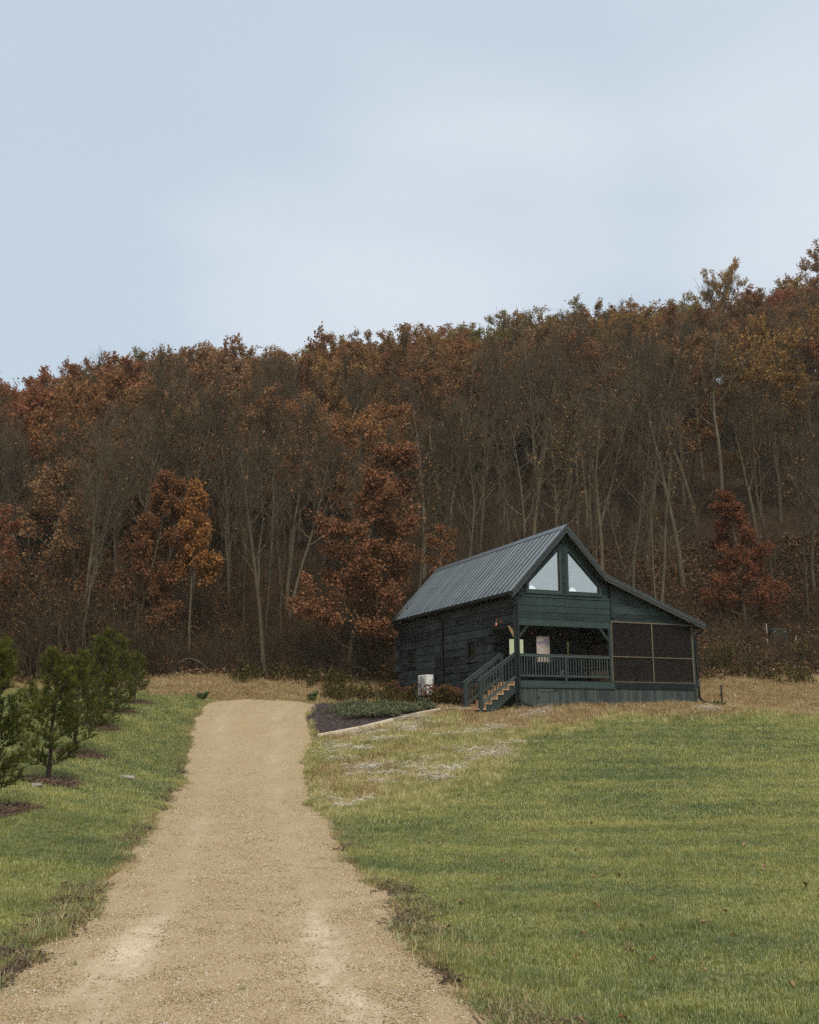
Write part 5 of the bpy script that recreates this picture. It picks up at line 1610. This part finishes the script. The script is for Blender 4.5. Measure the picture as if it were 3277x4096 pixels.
# curved line of edging stones below the hydrangeas
M_stone = mat_plain('edging_stone', (.42,.34,.24), .9, 0, .3, 9, .2, .6)
sp_ = [(-1.35, 44.6), (-.6, 43.75), (.1, 42.95), (.65, 42.2), (1.0, 41.4), (1.35, 40.7), (1.9, 40.15), (2.45, 39.85)]
acc = []
ORD = ['second', 'third', 'fourth', 'fifth', 'sixth', 'seventh', 'eighth', 'ninth', 'tenth', 'eleventh', 'twelfth', 'thirteenth', 'fourteenth', 'fifteenth', 'sixteenth', 'seventeenth', 'eighteenth', 'nineteenth', 'twentieth']
for i in range(len(sp_)-1):
    a, b = Vector((*sp_[i], 0)), Vector((*sp_[i+1], 0)); k = max(1, round((b-a).length/.36))
    for j in range(k): acc.append((a.lerp(b, (j+.5)/k), (b-a).length/k, math.atan2(b.y-a.y, b.x-a.x)))
for i, (p, l, an) in enumerate(acc):
    bm = bmesh.new(); bmesh.ops.create_cube(bm, size=1); bmesh.ops.bevel(bm, geom=bm.edges[:], offset=.14, segments=2, affect='EDGES')
    r = random.Random(i)
    for v in bm.verts: v.co = (v.co.x*l*1.0+r.gauss(0,.006), v.co.y*.17+r.gauss(0,.006), v.co.z*.15+r.gauss(0,.006))
    me = bpy.data.meshes.new('edging_stone'); bm.to_mesh(me); bm.free(); me.materials.append(M_stone)
    o = obj('edging_stone', me, None, (p.x, p.y, h1(p.x, p.y)+.05), (0, 0, an+r.gauss(0,.04)))
    if i == 0: lab = 'first edging stone at the rear, driveway end of the curved row'
    elif i == len(acc)-1: lab = 'last edging stone of the curved row, beside the bottom stair'
    else: lab = 'rough tan edging stone, %s from the driveway end of the curved row' % ORD[i-1]
    tag(o, lab, 'stone', 'edging stones in a curved row')

# ---------------------------------------------------------------- small things on the grass
M_rock = mat_plain('field_rock', (.27,.24,.21), .9, 0, .3, 14, .2, .5)
for i, (X, Y, s_, lab) in enumerate([(-7.4, 27.0, .20, 'flat pale rock lying on the left lawn beside the driveway'), (-8.3, 23.0, .13, 'small pale rock on the lawn in front of the second pine')]):
    bm = bmesh.new(); bmesh.ops.create_icosphere(bm, subdivisions=2, radius=s_); r = random.Random(i+40)
    for v in bm.verts: v.co = (v.co.x*1.1+r.gauss(0,.012), v.co.y*.7+r.gauss(0,.012), max(-.05, v.co.z*.35+r.gauss(0,.012)))
    me = bpy.data.meshes.new('rock'); bm.to_mesh(me); bm.free(); me.materials.append(M_rock)
    tag(obj('rock', me, None, (X, Y, h1(X, Y)+.04), (0, 0, i)), lab, 'rock')
# fallen oak leaves on the lawn
def oak_leaf(seed, mat):
    r = random.Random(seed); prof_ = [(0,.006),(.015,.02),(.03,.012),(.045,.035),(.06,.02),(.075,.04),(.09,.018),(.105,.024),(.12,.0)]
    m = MB(); vs_ = []
    for i, (x, w) in enumerate(prof_):
        z = .012*math.sin(i*.9+seed)+.02*r.random(); c_ = r.uniform(.4, 1.1)
        vs_ += [(x, -w, z+w*c_), (x, 0, z), (x, w, z+w*c_)]
    m.add(vs_, [f for i in range(len(prof_)-1) for f in ((3*i, 3*i+3, 3*i+4, 3*i+1), (3*i+1, 3*i+4, 3*i+5, 3*i+2))])
    m.tube([(-.03, 0, .02), (0, 0, vs_[1][2])], .0015, 3, False)
    me = m.mesh('leaf', mat); fattr(me, 'var', [r.random()]*len(me.polygons), 'FACE'); return me
M_fall = mat_leaf('fallen_leaf', [(0, (.10,.045,.022)), (.6, (.22,.12,.06)), (1, (.38,.27,.17))], .15)
OL = [oak_leaf(i, M_fall) for i in range(8)]
lr = random.Random(31); k = 0
while k < 84:
    y = 7.0+18*lr.random()**1.4; x = lr.uniform(-.45, .47)*y
    if float(drive_in(np.array([x]), np.array([y]))[0]) > -.15: continue
    if x < 0 and lr.random() < .8: continue
    s_ = lr.uniform(.45, .9)
    o = obj('fallen_leaf', lr.choice(OL), None, (x, y, h1(x, y)+.035), (lr.gauss(0,.4), lr.gauss(0,.4), lr.uniform(0, 6.28)), (s_,)*3)
    lab = 'dry curled oak leaf lying on the lawn left of the driveway' if x < -1.5 else ('dry curled oak leaf on the near part of the right lawn' if y < 13 else 'dry curled oak leaf on the middle of the right lawn')
    tag(o, lab, 'leaf', lab.replace('leaf', 'leaves', 1)); k += 1
# weed tufts on the gravel and along its edges
TF = [blade_mesh('blades', 22, .02, .06, .06, .005, 1.2, M_grass, 600+i) for i in range(3)]
for X, Y, s_, lab in ((-1.62, 11.6, 1.0, 'small green weed tuft alone in the middle of the gravel'), (-1.28, 8.3, .9, 'small green weed tuft on the gravel near the bottom edge'), (-2.85, 9.1, 1.3, 'flat green weed tuft at the left edge of the gravel')):
    e_ = empty('weed_tuft', (X, Y, h1(X, Y)+.01)); e_.scale = (s_,)*3; tag(e_, lab, 'weed'); obj('blades', TF[0], e_)
# leafy weeds by the end of the driveway, sapling, bush right of the cabin
M_wg = mat_leaf('broad_leaf', [(0, (.04,.07,.02)), (.6, (.10,.13,.05)), (1, (.17,.19,.08))], .35)
def leafy(name, X, Y, H, rad, n, lsize, mat, lab, cat):
    e_ = empty(name, (X, Y, h1(X, Y))); tag(e_, lab, cat)
    r = random.Random(int(X*100)); m = MB(); P, D = [], []
    for k in range(n):
        p = Vector((r.gauss(0, rad*.2), r.gauss(0, rad*.2), -.02)); d = Vector((r.gauss(0, rad), r.gauss(0, rad), H*1.3)).normalized(); q = p+d*H*r.uniform(.6, 1.05)
        m.tube([p, p.lerp(q, .5), q], [.008, .006, .004], 4, False)
        for s_ in range(22): P.append(p.lerp(q, .2+.8*r.random())+Vector((r.gauss(0,.03), r.gauss(0,.03), 0))); D.append(Vector((r.gauss(0,1), r.gauss(0,1), .4)).normalized())
    m.build('stems', M_brush, e_)
    V, F, T = leaf_faces(np.array(P), np.array(D), lsize, .3, np.random.default_rng(k)); me = np_mesh('leaves', V, F, mat); fattr(me, 'var', T, 'FACE'); obj('leaves', me, e_)
leafy('weed_plant', -9.25, 45.2, .42, .25, 9, .12, M_wg, 'leafy green weed at the left end of the gravel', 'weed')
leafy('weed_plant', -4.35, 45.9, .42, .25, 9, .12, M_wg, 'leafy green weed at the right end of the gravel', 'weed')
leafy('sapling', -8.3, 50.6, 1.2, .2, 6, .16, M_weed, 'small bright green sapling against the dark brush', 'sapling')
leafy('small_bush', 12.9, 43.0, .36, .42, 16, .09, M_wg, 'small dark green bush on the grass right of the cabin', 'bush')
leafy('yellow_bush', 16.6, 52.4, 1.5, .5, 16, .12, M_weed, 'yellow green bush under the trees nearest the screened porch', 'bush')
leafy('yellow_bush', 21.2, 54.0, 1.5, .5, 16, .12, M_weed, 'yellow green bush below the dark storage box on the slope', 'bush')
# metal post
X, Y = 13.85, 45.0
pe = empty('metal_post', (X, Y, h1(X, Y))); tag(pe, 'short dark metal post standing in the dry grass right of the cabin', 'post')
MB().bbox(-.028, .028, -.028, .028, -.2, .82, .006).build('shaft', M_black, pe); MB().bbox(-.045, .045, -.045, .045, .82, .87, .01).build('cap', M_black, pe)
MB().bar((-.12, -.02, .42), (.0, -.02, .48), .02, .05).build('bracket', M_black, pe)
# storage box on the slope with two marker stakes
X, Y = 21.3, 58.0; z0 = h1(X, Y)
bx = empty('storage_box', (X, Y, z0), .12); tag(bx, 'dark storage box with ribbed lid half hidden on the leafy slope', 'box')
M_box = mat_plain('dark_green_metal', (.020,.026,.024), .5, .1, .2); M_lid = mat_plain('lid_green', (.055,.07,.062), .45, .1, .2)
MB().bbox(-.42, .42, -.3, .3, -.3, .62, .02).build('body', M_box, bx)
ld = MB().bbox(-.45, .45, -.34, .33, .62, .70, .02).build('lid', M_lid, bx)
for i in range(3): MB().bbox(-.43, .43, -.345+i*.2, -.30+i*.2, .70, .74, .01).build('lid_rib', M_lid, ld)
for x_ in (-.30, .32): MB().lathe([(0,.02),(.03,.015),(.035,0),(.03,-.015),(0,-.02)], (x_, -.31, .55), 10).build('reflector', M_white, bx)
M_orange = mat_plain('stake_orange', (.40,.08,.03), .6)
for X, Y, hh, lab in ((20.35, 57.0, 1.35, 'thin tall marker stake left of the storage box'), (21.97, 57.0, .62, 'short white and orange marker stake right of the storage box')):
    e_ = empty('marker_stake', (X, Y, h1(X, Y))); tag(e_, lab, 'stake')
    MB().tube([(0,0,-.1), (0,0,hh*.35)], .018, 6).build('lower_rod', M_white, e_); MB().tube([(0,0,hh*.35), (0,0,hh*.6)], .018, 6).build('middle_rod', M_orange, e_); MB().tube([(0,0,hh*.6), (0,0,hh)], .018, 6).build('upper_rod', M_white, e_)
# ---------------------------------------------------------------- thin haze volume, added to lift and soften the dark tones
hz = MB().box(-760, 760, -460, 760, -60, 74).build('haze', None)
t = NT('haze'); pv = t.n('VolumePrincipled')
pv.inputs['Color'].default_value = (.98, .92, .74, 1); pv.inputs['Density'].default_value = .0003; pv.inputs['Anisotropy'].default_value = .1
t.l(pv.outputs[0], t.out.inputs['Volume']); hz.data.materials.append(t.m)
tag(hz, 'faint pale haze added to lift the dark tones of the wood', 'haze', kind='stuff')
print('trees', cnt + 12, 'objects', len(scene.objects))
